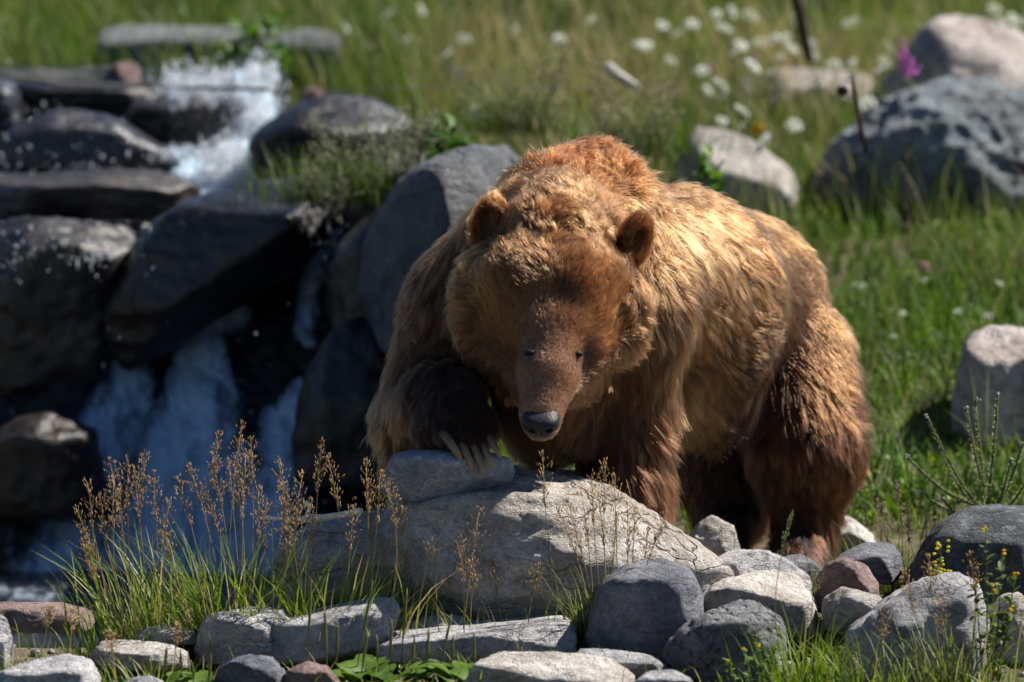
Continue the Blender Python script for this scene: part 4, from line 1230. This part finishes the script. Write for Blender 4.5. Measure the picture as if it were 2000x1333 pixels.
# small clover-like leaves in the turf on the right and in the foreground
def leaves(name, root, size, mat, colfn, parent=None, tilt=.8, aspect=.62):
    n = len(root)
    az = RNG.uniform(0, 6.28, n); el = RNG.normal(.35, tilt * .5, n)
    f = np.stack([np.cos(az) * np.cos(el), np.sin(az) * np.cos(el), np.sin(el)], -1)
    s = nrm(np.cross(f, np.array([0, 0, 1.0]) + RNG.normal(0, .25, (n, 3)))); u = np.cross(s, f)
    sh = np.array([[0, 0, 0], [-.5, .38, .10], [0, .42, 0], [.5, .38, .10], [-.36, .78, .06], [0, .82, -.03], [.36, .78, .06], [0, 1.0, -.08]])
    V = root[:, None] + size[:, None, None] * (sh[None, :, 0:1] * aspect * s[:, None] + sh[None, :, 1:2] * f[:, None] + sh[None, :, 2:3] * u[:, None])
    o = np.arange(n)[:, None] * 8
    Q = np.vstack([o + np.array([[1, 2, 5, 4]]), o + np.array([[2, 3, 6, 5]])]); T = np.vstack([o + np.array([[0, 2, 1]]), o + np.array([[0, 3, 2]]), o + np.array([[4, 5, 7]]), o + np.array([[5, 6, 7]])])
    c = np.repeat(colfn(n)[:, None], 8, 1).reshape(-1, 3)
    return mesh_obj(name, V.reshape(-1, 3), [Q, T], M[mat], parent, True, c)
gcol = lambda n: lerp3(RNG.random(n), DEEP, GREEN, LIME)
r = scatter(26000, .3, 2.0, .7, 4.5, lambda x, y: meadow_mask(x, y) * sstep(-.2, .3, fbm(np.stack([x, y, 0 * x], -1) * 3, 17, 3) + .2))
r[:, 2] += RNG.random(len(r)) * .06
tag(leaves('clover', r, .010 + .012 * RNG.random(len(r)), 'plant', gcol), 'low leafy clover in the turf behind the bear', None, None, 'stuff')
def fore_mask(x, y):
    a = sstep(-.05, .25, fbm(np.stack([x, y, 0 * x], -1) * 4.5, 23, 3) + .1)
    z1 = ((x < -.55) & (y < -.55)) * 1.0
    z2 = ((x > -.45) & (x < -.02) & (y < -.85)) * 1.0
    z3 = ((x > .55) & (y < -.2)) * 1.0
    return a * np.clip(z1 + z2 + z3, 0, 1) + .04
r = scatter(16000, -1.5, 1.5, -1.45, -.1, fore_mask)
r[:, 2] += RNG.random(len(r)) * .035
tag(leaves('ground_cover', r, .010 + .014 * RNG.random(len(r)), 'plant', gcol), 'low leafy weeds between the foreground rocks', None, None, 'stuff')
r = scatter(5000, -1.5, 1.5, -1.45, -.05, lambda x, y: .15 + .85 * fore_mask(x, y))
t_ = RNG.random(len(r))
tag(blades('bank_grass', r, .03 + .09 * RNG.random(len(r)) ** 2, .002 + .003 * RNG.random(len(r)), RNG.uniform(0, 6.28, len(r)), .3 + .6 * RNG.random(len(r)), lerp3(t_, GREEN, LIME, STRAW)), 'thin grass sprouting between the foreground rocks', None, None, 'stuff')

# ---- grass tufts with seed heads
def panicle(bag, base, tip, seed, L=.13, nsp=40, spread=.03, col=(0.42, 0.29, 0.15), stem=(0.20, 0.22, 0.07), r0=.0016, droop=.25, big=1.0):
    g = np.random.default_rng(seed)
    base = np.array(base); tip = np.array(tip)
    d = tip - base; ln = np.linalg.norm(d)
    t = np.linspace(0, 1, 9)[:, None]
    bow = np.array([g.normal(0, .04), g.normal(0, .04), 0]) * ln
    line = base + d * t + bow * np.sin(t * math.pi)
    c = np.array(stem) * (1 - t) + np.array(col) * .8 * t
    V, F = tube(line, r0 * (1 - .55 * t[:, 0]), 4)
    bag.add(V, F, np.vstack([np.repeat(c, 4, 0), c[:1], c[-1:]]))
    ax = nrm(d)
    D, _ = ico(1)
    o6 = np.array([[1, 0, 0], [-1, 0, 0], [0, 1, 0], [0, -1, 0], [0, 0, 1], [0, 0, -1]], float)
    f8 = np.array([[4, 0, 2], [4, 2, 1], [4, 1, 3], [4, 3, 0], [5, 2, 0], [5, 1, 2], [5, 3, 1], [5, 0, 3]])
    for k in range(nsp):
        s = g.random()
        at = 1 - s * L / ln
        p0 = base + d * at + bow * math.sin(at * math.pi)
        off = nrm(g.normal(0, 1, 3)) * spread * (.25 + .9 * math.sin(min(1, s * 1.15) * math.pi) ** .8) * g.random() ** .6
        off[2] = off[2] * .5 + .35 * np.linalg.norm(off)
        p1 = p0 + off + ax * .012 - np.array([0, 0, droop * np.linalg.norm(off)])
        sl = (.0042 + .0028 * g.random()) * big; sw = (.0008 + .0006 * g.random()) * big
        dr = nrm(off + ax * .02 + 1e-6); sx = nrm(np.cross(dr, [.3, .2, .9])); sy = np.cross(dr, sx)
        bag.add(p1 + (o6[:, :1] * sx + o6[:, 1:2] * sy) * sw + o6[:, 2:] * dr * sl, f8, np.array(col) * (.65 + .7 * g.random()))
        if k % 3 == 0:
            tv, tf = tube(np.array([p0, p1]), .0004, 3, False)
            bag.add(tv, tf[:1], np.array(col) * .8)

def tuft(label, base_px, Y, nb, hb, spread, stalks, seed, group=None, cols=(GREEN, LIME, STRAW), w=.0042, name='grass_tuft', tint=(0.42, 0.29, 0.15)):
    g = np.random.default_rng(seed)
    nb = int(nb * 1.5); hb *= 1.25; w *= 1.15
    b = P(base_px[0], base_px[1], Y)
    b.z = float(ground_z(b.x, b.y))
    e = empty(name, b, label, 'grass', group)
    x = b.x + g.normal(0, spread, nb); y = b.y + g.normal(0, spread * .5, nb)
    root = np.stack([x, y, ground_z(x, y) - .01], -1)
    az = np.arctan2((y - b.y), (x - b.x)) + g.normal(0, .8, nb)
    tag(blades('blades', root, hb * (.35 + 1.0 * g.random(nb) ** 2.2), w * (.6 + .6 * g.random(nb)), az, .15 + .5 * g.random(nb), lerp3(g.random(nb) ** 1.1, *cols) * (.6 + .7 * g.random((nb, 1))), e, 'plant', 4), kind='stuff')
    for i, s in enumerate(stalks):
        ru, tu, tv = s[0], s[1], s[2]
        dY = g.normal(0, .05)
        rb = P(ru, base_px[1], Y + dY); rb.z = float(ground_z(rb.x, rb.y))
        bag = Bag()
        panicle(bag, rb, P(tu, tv, Y + dY + g.normal(0, .03)), seed * 50 + i, s[3] if len(s) > 3 else .12, s[4] if len(s) > 4 else 75, s[5] if len(s) > 5 else .022, tint)
        bag.build('seed_stalk', M['dryplant'], e)
    return e
tuft('grass clump with tan seed heads farthest out over the pool', (290, 1205), -.58, 260, .22, .075,
     [(265, 215, 905), (275, 250, 898), (290, 283, 893), (300, 262, 918), (255, 172, 945), (250, 150, 998), (262, 165, 1045), (305, 300, 930), (270, 196, 975), (285, 235, 960), (320, 330, 985), (240, 168, 1075, .09), (262, 222, 940)], 1)
tuft('tallest grass clump with seed heads, midway between the pool and the bones', (455, 1208), -.60, 420, .24, .085,
     [(430, 428, 852), (455, 472, 832), (470, 490, 862), (440, 372, 915), (420, 350, 938), (480, 448, 905), (465, 462, 925), (490, 505, 960), (415, 395, 960), (450, 415, 895), (500, 520, 985), (475, 480, 890), (405, 325, 1040, .08), (520, 548, 948), (530, 590, 990)], 2)
tuft('grass clump with seed heads in front of the brown ledge and bones', (640, 1205), -.60, 320, .20, .085,
     [(600, 545, 905), (620, 590, 930), (640, 628, 868), (650, 642, 900), (690, 715, 908), (700, 742, 930), (610, 560, 960), (660, 690, 985), (720, 758, 945), (640, 610, 985), (590, 555, 1010), (670, 720, 960), (735, 790, 1000, .07)], 3)
tuft('short green grass at the left foot of the big boulder', (735, 1215), -.50, 160, .16, .05, [(735, 705, 1100, .06), (760, 790, 1085, .06), (720, 745, 1060, .07)], 4)
tuft('fine grass growing against the sunlit side of the big boulder', (1185, 1225), -.58, 210, .17, .05,
     [(1120, 1060, 893), (1190, 1155, 930), (1200, 1182, 905), (1210, 1200, 938), (1170, 1110, 985), (1205, 1225, 985), (1160, 1135, 960), (1215, 1240, 1000), (1180, 1170, 975), (1150, 1090, 1000), (1200, 1205, 1010), (1225, 1300, 1010, .07), (1215, 1265, 1040)], 5, w=.0022)
tuft('thin grass with one tall seed head before the shaded boulder face', (905, 1225), -.60, 40, .10, .03, [(900, 935, 1003, .15, 60, .03), (905, 900, 1060, .1), (915, 925, 1100, .08)], 6, w=.002)
tuft('single dry stalk at the shaded face of the big boulder', (862, 1220), -.60, 8, .06, .015, [(862, 847, 1065, .07, 24, .03)], 7, w=.002)
tuft('thin green grass low in front of the big boulder', (1010, 1225), -.60, 90, .11, .06, [(1000, 965, 1100, .07), (1030, 1050, 1110, .07)], 8, w=.002)
tuft('bright green grass tuft among the rocks below the speckled stone', (1575, 1335), -.98, 170, .15, .055, [(1545, 1548, 1010, .10, 45, .008), (1560, 1590, 1120, .06)], 9, None, (GREEN, LIME, OLIVE), .004, tint=(.25, .27, .10))
tuft('second bright grass tuft at the foot of the wedge-shaped rock', (1690, 1345), -1.05, 120, .12, .05, [(1700, 1725, 1200, .08)], 10, None, (GREEN, LIME, OLIVE), .004)
tuft('mixed dry and green grass beside the dark blue-black boulder', (1860, 1335), -.98, 160, .15, .08, [(1840, 1770, 1120, .10), (1850, 1815, 1095, .08), (1880, 1895, 1090, .1), (1870, 1840, 1170, .1)], 11, None, (OLIVE, LIME, STRAW), .003)
tuft('grass with purplish plumes below the spiky weeds', (1755, 1120), .25, 150, .14, .07, [(1740, 1715, 985, .1, 60, .014), (1760, 1752, 950, .12, 60, .012), (1770, 1775, 990, .1, 60, .014), (1750, 1735, 1010, .1, 50, .014)], 12, None, (GREEN, LIME, OLIVE), .003, tint=(.30, .20, .16))
tuft('thin grass by the narrow pale rock', (75, 1290), -.85, 110, .09, .08, [(60, 95, 1195, .05), (110, 140, 1200, .05)], 13)
tuft('plain green grass in front of the two-humped rock', (300, 1330), -1.0, 120, .08, .09, [(230, 215, 1240, .05), (330, 345, 1230, .05)], 14)

# ---- plantain with spikes
def plantain(label, cu, cv, Y, nleaf, spikes, seed):
    g = np.random.default_rng(seed)
    b = P(cu, cv, Y); b.z = float(ground_z(b.x, b.y))
    e = empty('plantain', b, label, 'plant', None)
    for i in range(nleaf):
        az = g.uniform(0, 6.28); L = .06 + .05 * g.random(); W = L * .36
        rt = np.array([b.x + g.normal(0, .06), b.y + g.normal(0, .04), 0]); rt[2] = ground_z(rt[0], rt[1])
        f = np.array([math.cos(az), math.sin(az), 0]); s = np.array([-math.sin(az), math.cos(az), 0]); up = np.array([0, 0, 1.0])
        t = np.linspace(0, 1, 8); wd = np.array([.06, .10, .55, .92, 1.0, .85, .5, .02]) * W
        el = .9 + .4 * g.random()
        mid = rt + np.outer(L * t, f) + np.outer(L * (el * t - .75 * t ** 2.2), up)
        V = np.stack([mid - wd[:, None] * s + up * wd[:, None] * .25, mid, mid + wd[:, None] * s + up * wd[:, None] * .25], 1).reshape(-1, 3)
        F = [[3 * k + j, 3 * k + j + 1, 3 * k + j + 4, 3 * k + j + 3] for k in range(7) for j in (0, 1)]
        cc = np.array(GREEN) * (.45 + .5 * g.random()) + np.array(LIME) * .15 * g.random()
        mesh_obj('leaf', V, np.array(F), M['plant'], e, True, np.broadcast_to(cc, (24, 3)))
    for i, (ru, tu, tv) in enumerate(spikes):
        rb = P(ru, cv, Y + g.normal(0, .04)); rb.z = float(ground_z(rb.x, rb.y))
        tp = P(tu, tv, rb.y)
        t = np.linspace(0, 1, 10)
        line = np.array(rb) + np.outer(t, np.array(tp) - np.array(rb))
        sp = np.where(t > .45, .0034 * np.sqrt(np.clip(1 - ((t - .72) / .29) ** 2, .04, 1)), .0012)
        V, F = tube(line, sp, 7)
        V = V + RNG.normal(0, .0004, V.shape)
        cc = np.where(t[:, None] > .45, np.array([.17, .16, .05]), np.array([.09, .13, .03]))
        mesh_obj('flower_spike', V, F, M['plant'], e, True, np.vstack([np.repeat(cc, 7, 0), cc[:1], cc[-1:]]))
plantain('broad-leaved plantain with green spikes before the flat slab', 700, 1335, -.98, 26, [(600, 607, 1125), (690, 728, 1135), (655, 660, 1215), (700, 718, 1235), (780, 795, 1150), (760, 765, 1210), (830, 838, 1225), (850, 882, 1200), (800, 810, 1240), (640, 634, 1185), (740, 735, 1240)], 1)
plantain('second clump of broad leaves beside the plantain, towards the pale rock', 885, 1330, -1.0, 18, [(880, 885, 1240), (930, 925, 1235)], 2)
plantain('small spiked plantain in the weeds beside the dark rough rock', 345, 1345, -1.05, 12, [(320, 325, 1262), (360, 352, 1270), (390, 372, 1290), (405, 412, 1275), (300, 292, 1285)], 3)

# ---- spiky weed on the right: stems packed with tiny leaves
def spike_weed(label, bu, bv, Y, tips, seed, cat='weed'):
    g = np.random.default_rng(seed)
    b = P(bu, bv, Y); b.z = float(ground_z(b.x, b.y))
    e = empty('spiky_weed', b, label, cat)
    for (su, sv, tu, tv) in tips:
        p0 = np.array(P(su, sv, Y + g.normal(0, .02))); p1 = np.array(P(tu, tv, Y + g.normal(0, .05)))
        bag = Bag()
        t = np.linspace(0, 1, 8)
        bow = np.array([0, 0, -.02])
        line = p0 + np.outer(t, p1 - p0) + np.outer(np.sin(t * math.pi), bow)
        V, F = tube(line, .0045 - .0022 * t, 5)
        bag.add(V, F, (.14, .15, .07))
        n = int(np.linalg.norm(p1 - p0) * 1500)
        for k in range(n):
            s = g.random() ** .8
            c = p0 + (p1 - p0) * s + bow * math.sin(s * math.pi)
            ax = nrm(p1 - p0); o = nrm(np.cross(ax, g.normal(0, 1, 3)))
            f = nrm(o + ax * .9); sd = nrm(np.cross(f, ax)); L = .013 * (1.3 - .7 * s) * (.7 + .6 * g.random())
            bag.add(np.array([c - sd * .0015, c + sd * .0015, c + f * L * .6 + sd * .0014, c + f * L * .6 - sd * .0014, c + f * L]), [np.array([[0, 1, 2, 3]]), np.array([[3, 2, 4]])], np.array([.21, .25, .11]) * (.6 + .7 * g.random()))
        D, F = ico(1)
        for k in range(5):
            bag.add(D * .0035 + p1 + g.normal(0, .003, 3), F, (.28, .34, .30))
        bag.build('leafy_stem', M['plant'], e)
spike_weed('bushy spiky weed with woolly grey-green stems beside the mauve rock', 1925, 1030, .35,
    [(1920, 1000, 1810, 812), (1915, 990, 1772, 893), (1912, 985, 1850, 905), (1930, 1000, 1905, 782), (1925, 960, 1888, 798), (1930, 985, 1949, 770), (1940, 1000, 1998, 868), (1905, 1000, 1802, 962), (1900, 1010, 1845, 975), (1945, 1000, 2010, 930), (1935, 1010, 1975, 900), (1925, 1040, 1925, 985)], 5)

def leafy_weed(name, label, bu, bv, Y, stems, leaf, col, seed, nl=12, cat='weed', flower=None):
    g = np.random.default_rng(seed)
    b = P(bu, bv, Y); b.z = min(b.z, float(ground_z(b.x, b.y)) + .5)
    e = empty(name, b, label, cat)
    for (su, tu, tv) in stems:
        p0 = np.array(P(su, bv, Y + g.normal(0, .02))); p1 = np.array(P(tu, tv, Y + g.normal(0, .04)))
        t = np.linspace(0, 1, 6)
        V, F = tube(p0 + np.outer(t, p1 - p0), .0022 - .0012 * t, 5)
        st = mesh_obj('stem', V, F, M['plant'], e, True, np.broadcast_to(np.array(col) * .8, (len(V), 3)))
        s = .15 + .85 * g.random(nl)
        root = p0 + s[:, None] * (p1 - p0)
        tag(leaves('leaf', root, leaf * (.6 + .6 * g.random(nl)), 'plant', lambda n: np.array(col) * (.65 + .7 * g.random((n, 1))), e), kind='stuff')
        if flower:
            bag = Bag(); D, F = ico(1)
            for k in range(flower[1]):
                bag.add(D * np.array([.005, .005, .0035]) + p1 + g.normal(0, flower[2], 3), F, np.array(flower[0]) * (.8 + .3 * g.random()))
            bag.build('flower', M['flower'], e)
    return e
leafy_weed('leafy_weed', 'bright broad-leaved weed in front of the stone wall', 500, 160, 4.6, [(480, 470, 55), (500, 505, 75), (520, 545, 50), (495, 440, 95), (510, 560, 110)], .075, (.075, .15, .015), 21, 14)
leafy_weed('leafy_weed', 'dark green leafy weed at the edge of the pale slab-sided rock', 880, 330, 2.6, [(870, 850, 250), (880, 885, 240), (895, 915, 262), (860, 830, 285), (900, 930, 290)], .045, (.05, .12, .012), 22, 18)
leafy_weed('leafy_weed', 'green leafy weed growing behind the hump of the arched rock', 1375, 400, 2.7, [(1370, 1365, 290), (1385, 1390, 285), (1400, 1402, 330)], .04, (.08, .17, .015), 23, 14)
leafy_weed('leafy_weed', 'yellow-flowered weed by the dark blue-black boulder', 1935, 1330, -.95, [(1930, 1925, 1030), (1940, 1960, 1080), (1945, 1985, 1120), (1920, 1905, 1140), (1950, 1975, 1190), (1930, 1940, 1150)], .026, (.10, .14, .03), 24, 22, 'weed', ((.62, .42, .02), 3, .004))
leafy_weed('leafy_weed', 'small weed topped with lemon yellow flower heads before the dark boulder', 1830, 1200, -.55, [(1830, 1838, 1072), (1835, 1832, 1100), (1828, 1845, 1120)], .018, (.10, .15, .03), 25, 12, 'weed', ((.58, .52, .04), 9, .010))
leafy_weed('leafy_weed', 'thin-leaved weed with a few yellow buds in front of the pitted rock', 1480, 1345, -1.05, [(1470, 1455, 1275), (1490, 1480, 1260), (1440, 1420, 1290), (1500, 1510, 1270)], .018, (.09, .15, .03), 26, 16, 'weed', ((.60, .45, .03), 2, .003))

# feathery grass over the dark round boulder and behind the bear
def feather(label, bu, bv, Y, n, tips, seed, tint, H):
    g = np.random.default_rng(seed)
    b = P(bu, bv, Y)
    e = empty('feathery_grass', b, label, 'grass')
    bag = Bag()
    for k in range(n):
        tu = g.uniform(tips[0], tips[2]); tv = g.uniform(tips[1], tips[3])
        ru = bu + (tu - bu) * .45 + g.normal(0, 14)
        yy = Y + g.normal(0, .08)
        panicle(bag, P(ru, bv + g.normal(0, 8), yy), P(tu, tv, yy), seed * 300 + k, H, 26, .028, np.array(tint) * (.8 + .4 * g.random()), (.10, .13, .05), .0016, .1, 1.7)
    bag.build('plumes', M['dryplant'], e)['kind'] = 'stuff'
    x = b.x + g.normal(0, .10, 300); y = Y + g.normal(0, .05, 300)
    tag(blades('blades', np.stack([x, y, np.full(300, b.z)], -1), .08 + .12 * g.random(300), np.full(300, .003), g.uniform(0, 6.28, 300), .3 + .5 * g.random(300), lerp3(g.random(300), DEEP, GREEN, OLIVE), e), kind='stuff')
feather('feathery grey-green grass hanging over the smooth dark round boulder', 740, 395, 2.62, 70, (600, 215, 870, 350), 31, (.25, .26, .17), .14)
feather('feathery pale grass at the tip of the huge black boulder', 640, 400, 2.55, 22, (590, 335, 700, 400), 32, (.30, .27, .19), .09)
feather('tall pale feathery grass behind the bear\'s hump', 1240, 300, 3.4, 40, (1150, 110, 1340, 250), 33, (.34, .30, .19), .16)
feather('tall pale feathery grass near the short standing stone', 1010, 260, 3.9, 40, (900, 80, 1120, 210), 34, (.33, .30, .17), .16)

# ---- wildflowers
def bloom_mesh(kind, seed):
    g = np.random.default_rng(seed); bag = Bag(); D, F = ico(1)
    if kind == 'white':
        for k in range(22):
            a = g.uniform(0, 6.28); r = .021 * math.sqrt(g.random())
            bag.add(D * np.array([.0048, .0048, .003]) + np.array([r * math.cos(a), r * math.sin(a), .004 - 9 * r * r + g.normal(0, .0012)]), F, (.78, .80, .74))
    elif kind == 'clover':
        for k in range(26):
            v = nrm(g.normal(0, 1, 3)); bag.add(D * .0042 + v * .010, F, np.array([.60, .36, .40]) * (.7 + .5 * g.random()))
    elif kind == 'yellow':
        for k in range(14):
            a = k * 6.28 / 14; bag.add(D * np.array([.008, .008, .002]) + np.array([.012 * math.cos(a), .012 * math.sin(a), .001]), F, (.70, .48, .02))
        bag.add(D * .007, F, (.55, .30, .02))
    o = bag.build('bloom', M['flower'])
    me = o.data; bpy.data.objects.remove(o); return me
def stem_mesh(h, seed):
    g = np.random.default_rng(seed)
    t = np.linspace(0, 1, 5)
    V, F = tube(np.stack([.01 * np.sin(t * 3), 0 * t, -h + h * t], -1), .0013, 4)
    o = mesh_obj('stem', V, F, M['plant'], None, True, np.broadcast_to(np.array([.07, .11, .03]), (len(V), 3))); me = o.data; bpy.data.objects.remove(o); return me
BL = {k: bloom_mesh(k, i) for i, k in enumerate(('white', 'clover', 'yellow'))}
ST = {h: stem_mesh(h, 3) for h in (.10, .14, .18, .22)}
def wildflower(kind, u, v, label, group, h, sc=1.0, Y=None, cat='flower'):
    d = gp(u, v + h * 850 * .92)
    e = empty('wildflower', (d.x, d.y, d.z), label, cat, group)
    s = bpy.data.objects.new('stem', ST[h]); s.location = (0, 0, h); link(s, e)
    b = bpy.data.objects.new('bloom', BL[kind]); b.location = (0, 0, h); link(b, e)
    b.rotation_euler = (random.uniform(.5, 1.1), random.uniform(-.4, .4), random.uniform(0, 6))
    b.scale = (sc,) * 3
fl = []
fixed = [(1292, 35), (1250, 72), (1398, 5), (1430, 8), (1465, 12), (1415, 33), (1320, 52), (1310, 102), (1447, 68), (1482, 70), (1435, 85), (1510, 55), (1545, 80), (1580, 68), (1587, 92), (1660, 30), (1625, 112), (1660, 108), (1735, 80), (1728, 105), (1715, 118), (1520, 100), (1458, 142), (1405, 150), (1380, 165), (1415, 175), (1448, 198), (1446, 237), (1550, 232), (1490, 262), (1600, 140), (1410, 222), (1262, 68), (1555, 30), (1560, 18), (1350, 25), (1940, 5), (1955, 22), (1975, 12), (1990, 28), (1985, 45), (1920, 30), (1910, 42), (1655, 135), (1370, 120), (1500, 130), (1690, 190), (1470, 110), (1530, 60)]
extra = [(755, 15), (795, 60), (870, 95), (908, 58), (823, 5), (1152, 20), (1005, 45), (1090, 60), (925, 210), (675, 35)]
for i, (u, v) in enumerate(fixed):
    wildflower('white', u, v, 'small white wildflower in the meadow around the pale boulders behind the bear', 'white wildflowers by the boulders', (.14, .18, .22)[i % 3], .8 + .5 * random.random())
for i, (u, v) in enumerate(extra):
    wildflower('white', u, v, 'small white wildflower in the tall grass above the stream, away from the boulders', 'white wildflowers above the stream', (.14, .18)[i % 2], .8 + .4 * random.random())
for i, (u, v) in enumerate([(1670, 552), (1683, 555), (1805, 545), (1872, 605), (1952, 550), (1745, 655), (1762, 610), (1930, 615)]):
    wildflower('white', u, v, 'tiny white flower in the short turf beside the bear\'s rump', 'white flowers in the turf', .10, .45 + .2 * random.random())
for i, (u, v) in enumerate([(1539, 110), (1390, 120), (1475, 98)]):
    wildflower('clover', u, v, 'pink clover head among the white flowers beyond the flat pinkish rock', 'pink clover in the far meadow', .14, .9)
wildflower('clover', 1805, 517, 'pink clover head in the turf beside the bear\'s rump', None, .10, 1.1)
for (u, v) in ((1683, 300), (1708, 290)):
    wildflower('clover', u, v, 'pink clover head at the foot of the blue-grey boulder', 'pink clover by the blue-grey boulder', .14, .9)
wildflower('yellow', 1478, 241, 'yellow daisy-like flower in the grass between two pale rocks', None, .14, 1.0)

def fireweed():
    d = gp(1775, 300); Y = 2.55
    b = P(1780, 230, 3.4)
    e = empty('fireweed', (b.x, b.y, float(ground_z(b.x, b.y))), 'tall magenta fireweed spike in front of the pale boulder', 'flower')
    t = np.linspace(0, 1, 8); p0 = np.array([b.x, b.y, float(ground_z(b.x, b.y))]); p1 = np.array(P(1756, 50, 3.4))
    V, F = tube(p0 + np.outer(t, p1 - p0), .003 - .002 * t, 5)
    mesh_obj('stem', V, F, M['plant'], e, True, np.broadcast_to(np.array([.10, .06, .04]), (len(V), 3)))
    g = np.random.default_rng(2); bag = Bag(); D, F = ico(1)
    for k in range(55):
        s = g.random() ** .7
        c = np.array(P(1760 + 16 * s, 72 + s * 75, 3.4)) ; r = .006 + .034 * s
        v = nrm(g.normal(0, 1, 3)); bag.add(D * np.array([.0055, .0055, .0035]) * (.6 + .6 * s) + c + v * r * g.random() ** .5, F, np.array([.56, .20, .52]) * (.7 + .6 * g.random()))
    bag.build('bloom', M['flower'], e)
fireweed()

# ---- dead stalk, leaning dark stick, weathered branch
stick = plain_mat('dead_stalk', (.055, .032, .024), .8, .2, .4, 60)
grey_wood = plain_mat('weathered_wood', (.38, .35, .31), .85, .2, .4, 40)
bark = plain_mat('dark_bark', (.035, .026, .022), .9, .2, .5, 14, .8)
def stickobj(name, label, cat, pts, rads, mat, n=8, knot=None):
    line = np.array([np.array(P(*p)) for p in pts])
    V, F = tube(line, rads, n)
    V = V + .25 * np.mean(rads) * fbm(V * 60, 5, 2)[:, None]
    o = mesh_obj(name, V - line[0], F, mat); o.location = Vector(line[0])
    return tag(o, label, cat)
o = stickobj('dead_stalk', 'thin dead brown stalk with one round leaf beside the blue-grey boulder', 'stalk', [(1692, 300, 2.7), (1682, 250, 2.7), (1675, 210, 2.7), (1668, 175, 2.7), (1664, 146, 2.7)], [.007, .0065, .006, .0055, .005], stick)
D, F = ico(2)
q = P(1645, 178, 2.7) - o.location
mesh_obj('leaf', D * np.array([.016, .004, .015]) + np.array(P(1645, 178, 2.7)), F, stick, o)
stickobj('leaning_stick', 'dark stick leaning out of the meadow above the flat pinkish rock', 'stick', [(1582, 120, 4.6), (1570, 70, 4.6), (1560, 20, 4.6), (1548, -30, 4.6)], [.012, .016, .017, .018], bark)
stickobj('weathered_branch', 'short weathered branch lying in the grass behind the hump', 'branch', [(1185, 128, 4.0), (1205, 145, 3.98), (1225, 160, 3.96), (1245, 172, 3.94)], [.014, .015, .012, .009], grey_wood)
stickobj('log', 'dark fallen log beyond the stone wall at the head of the stream', 'log', [(190, 22, 6.1), (240, 16, 6.1), (300, 20, 6.1), (330, 26, 6.1)], [.06, .075, .07, .055], bark, 12)
stickobj('log', 'dark fallen log beyond the tall pale boulder', 'log', [(1600, 14, 6.2), (1700, 6, 6.3), (1820, 2, 6.4), (1900, -4, 6.4)], [.06, .08, .08, .06], bark, 12)

# ---- hose along the stream head and the wire that carries on through the grass
hose = plain_mat('hose_rubber', (.16, .14, .12), .55, .4, .2, 50)
def cable(name, label, cat, pts, r, mat):
    line = np.array([np.array(P(*p)) for p in pts])
    t = np.linspace(0, len(line) - 1, len(line) * 5)
    L = np.stack([np.interp(t, np.arange(len(line)), line[:, i]) for i in range(3)], -1)
    for _ in range(4): L[1:-1] = (L[:-2] + 2 * L[1:-1] + L[2:]) / 4
    V, F = tube(L, r, 6)
    o = mesh_obj(name, V - L[0], F, mat); o.location = Vector(L[0]); return tag(o, label, cat)
cable('hose', 'thin dark hose laid over the rocks at the head of the stream', 'hose', [(-60, 148, 4.25), (30, 150, 4.2), (80, 155, 4.2), (120, 166, 4.2), (200, 170, 4.2), (300, 170, 4.15), (420, 172, 3.95), (520, 175, 3.6)], .006, hose)
cable('wire', 'thin wire strung across the meadow grass behind the bear', 'wire', [(560, 176, 3.3), (760, 172, 3.2), (960, 168, 3.2), (1150, 172, 3.2), (1330, 178, 3.3)], .0009, plain_mat('wire_metal', (.22, .22, .21), .8, .2, .1, 50))

# ---- bones on the ledge
bone_m = plain_mat('old_bone', (.74, .65, .50), .55, .4, .2, 60)
def bone(label, pts, rads, cat='bone'):
    line = np.array([np.array(P(*p)) for p in pts])
    V, F = tube(line, np.array(rads) * S, 10)
    o = mesh_obj('bone', V - line[0], F, bone_m); o.location = Vector(line[0]); return tag(o, label, cat)
bone('long straight pale bone lying out over the grass from the ledge', [(508, 1012, -.34), (514, 1012, -.34), (530, 1013, -.34), (570, 1014, -.34), (600, 1013, -.34), (612, 1012, -.34), (618, 1012, -.34)], [3, 5, 4, 4, 4.5, 6.5, 4])
bone('knobbly pale bone lying on the ledge towards the veined stone', [(598, 1014, -.32), (608, 1014, -.32), (630, 1012, -.31), (660, 1007, -.30), (690, 1002, -.29), (702, 1000, -.29), (710, 998, -.29)], [6, 10, 7, 6, 7, 9, 5])
bone('curved pale bone standing up among the other bones', [(594, 1020, -.35), (602, 1000, -.35), (606, 988, -.35), (600, 982, -.34), (592, 984, -.34)], [4, 4, 5, 5, 3])
cable('cord', 'thin pale frayed cord hanging down from the bones over the ledge', 'cord', [(604, 1000, -.38), (600, 1028, -.40), (588, 1045, -.41), (592, 1080, -.41), (602, 1098, -.41), (616, 1108, -.41), (628, 1104, -.41)], .0022, grey_wood)
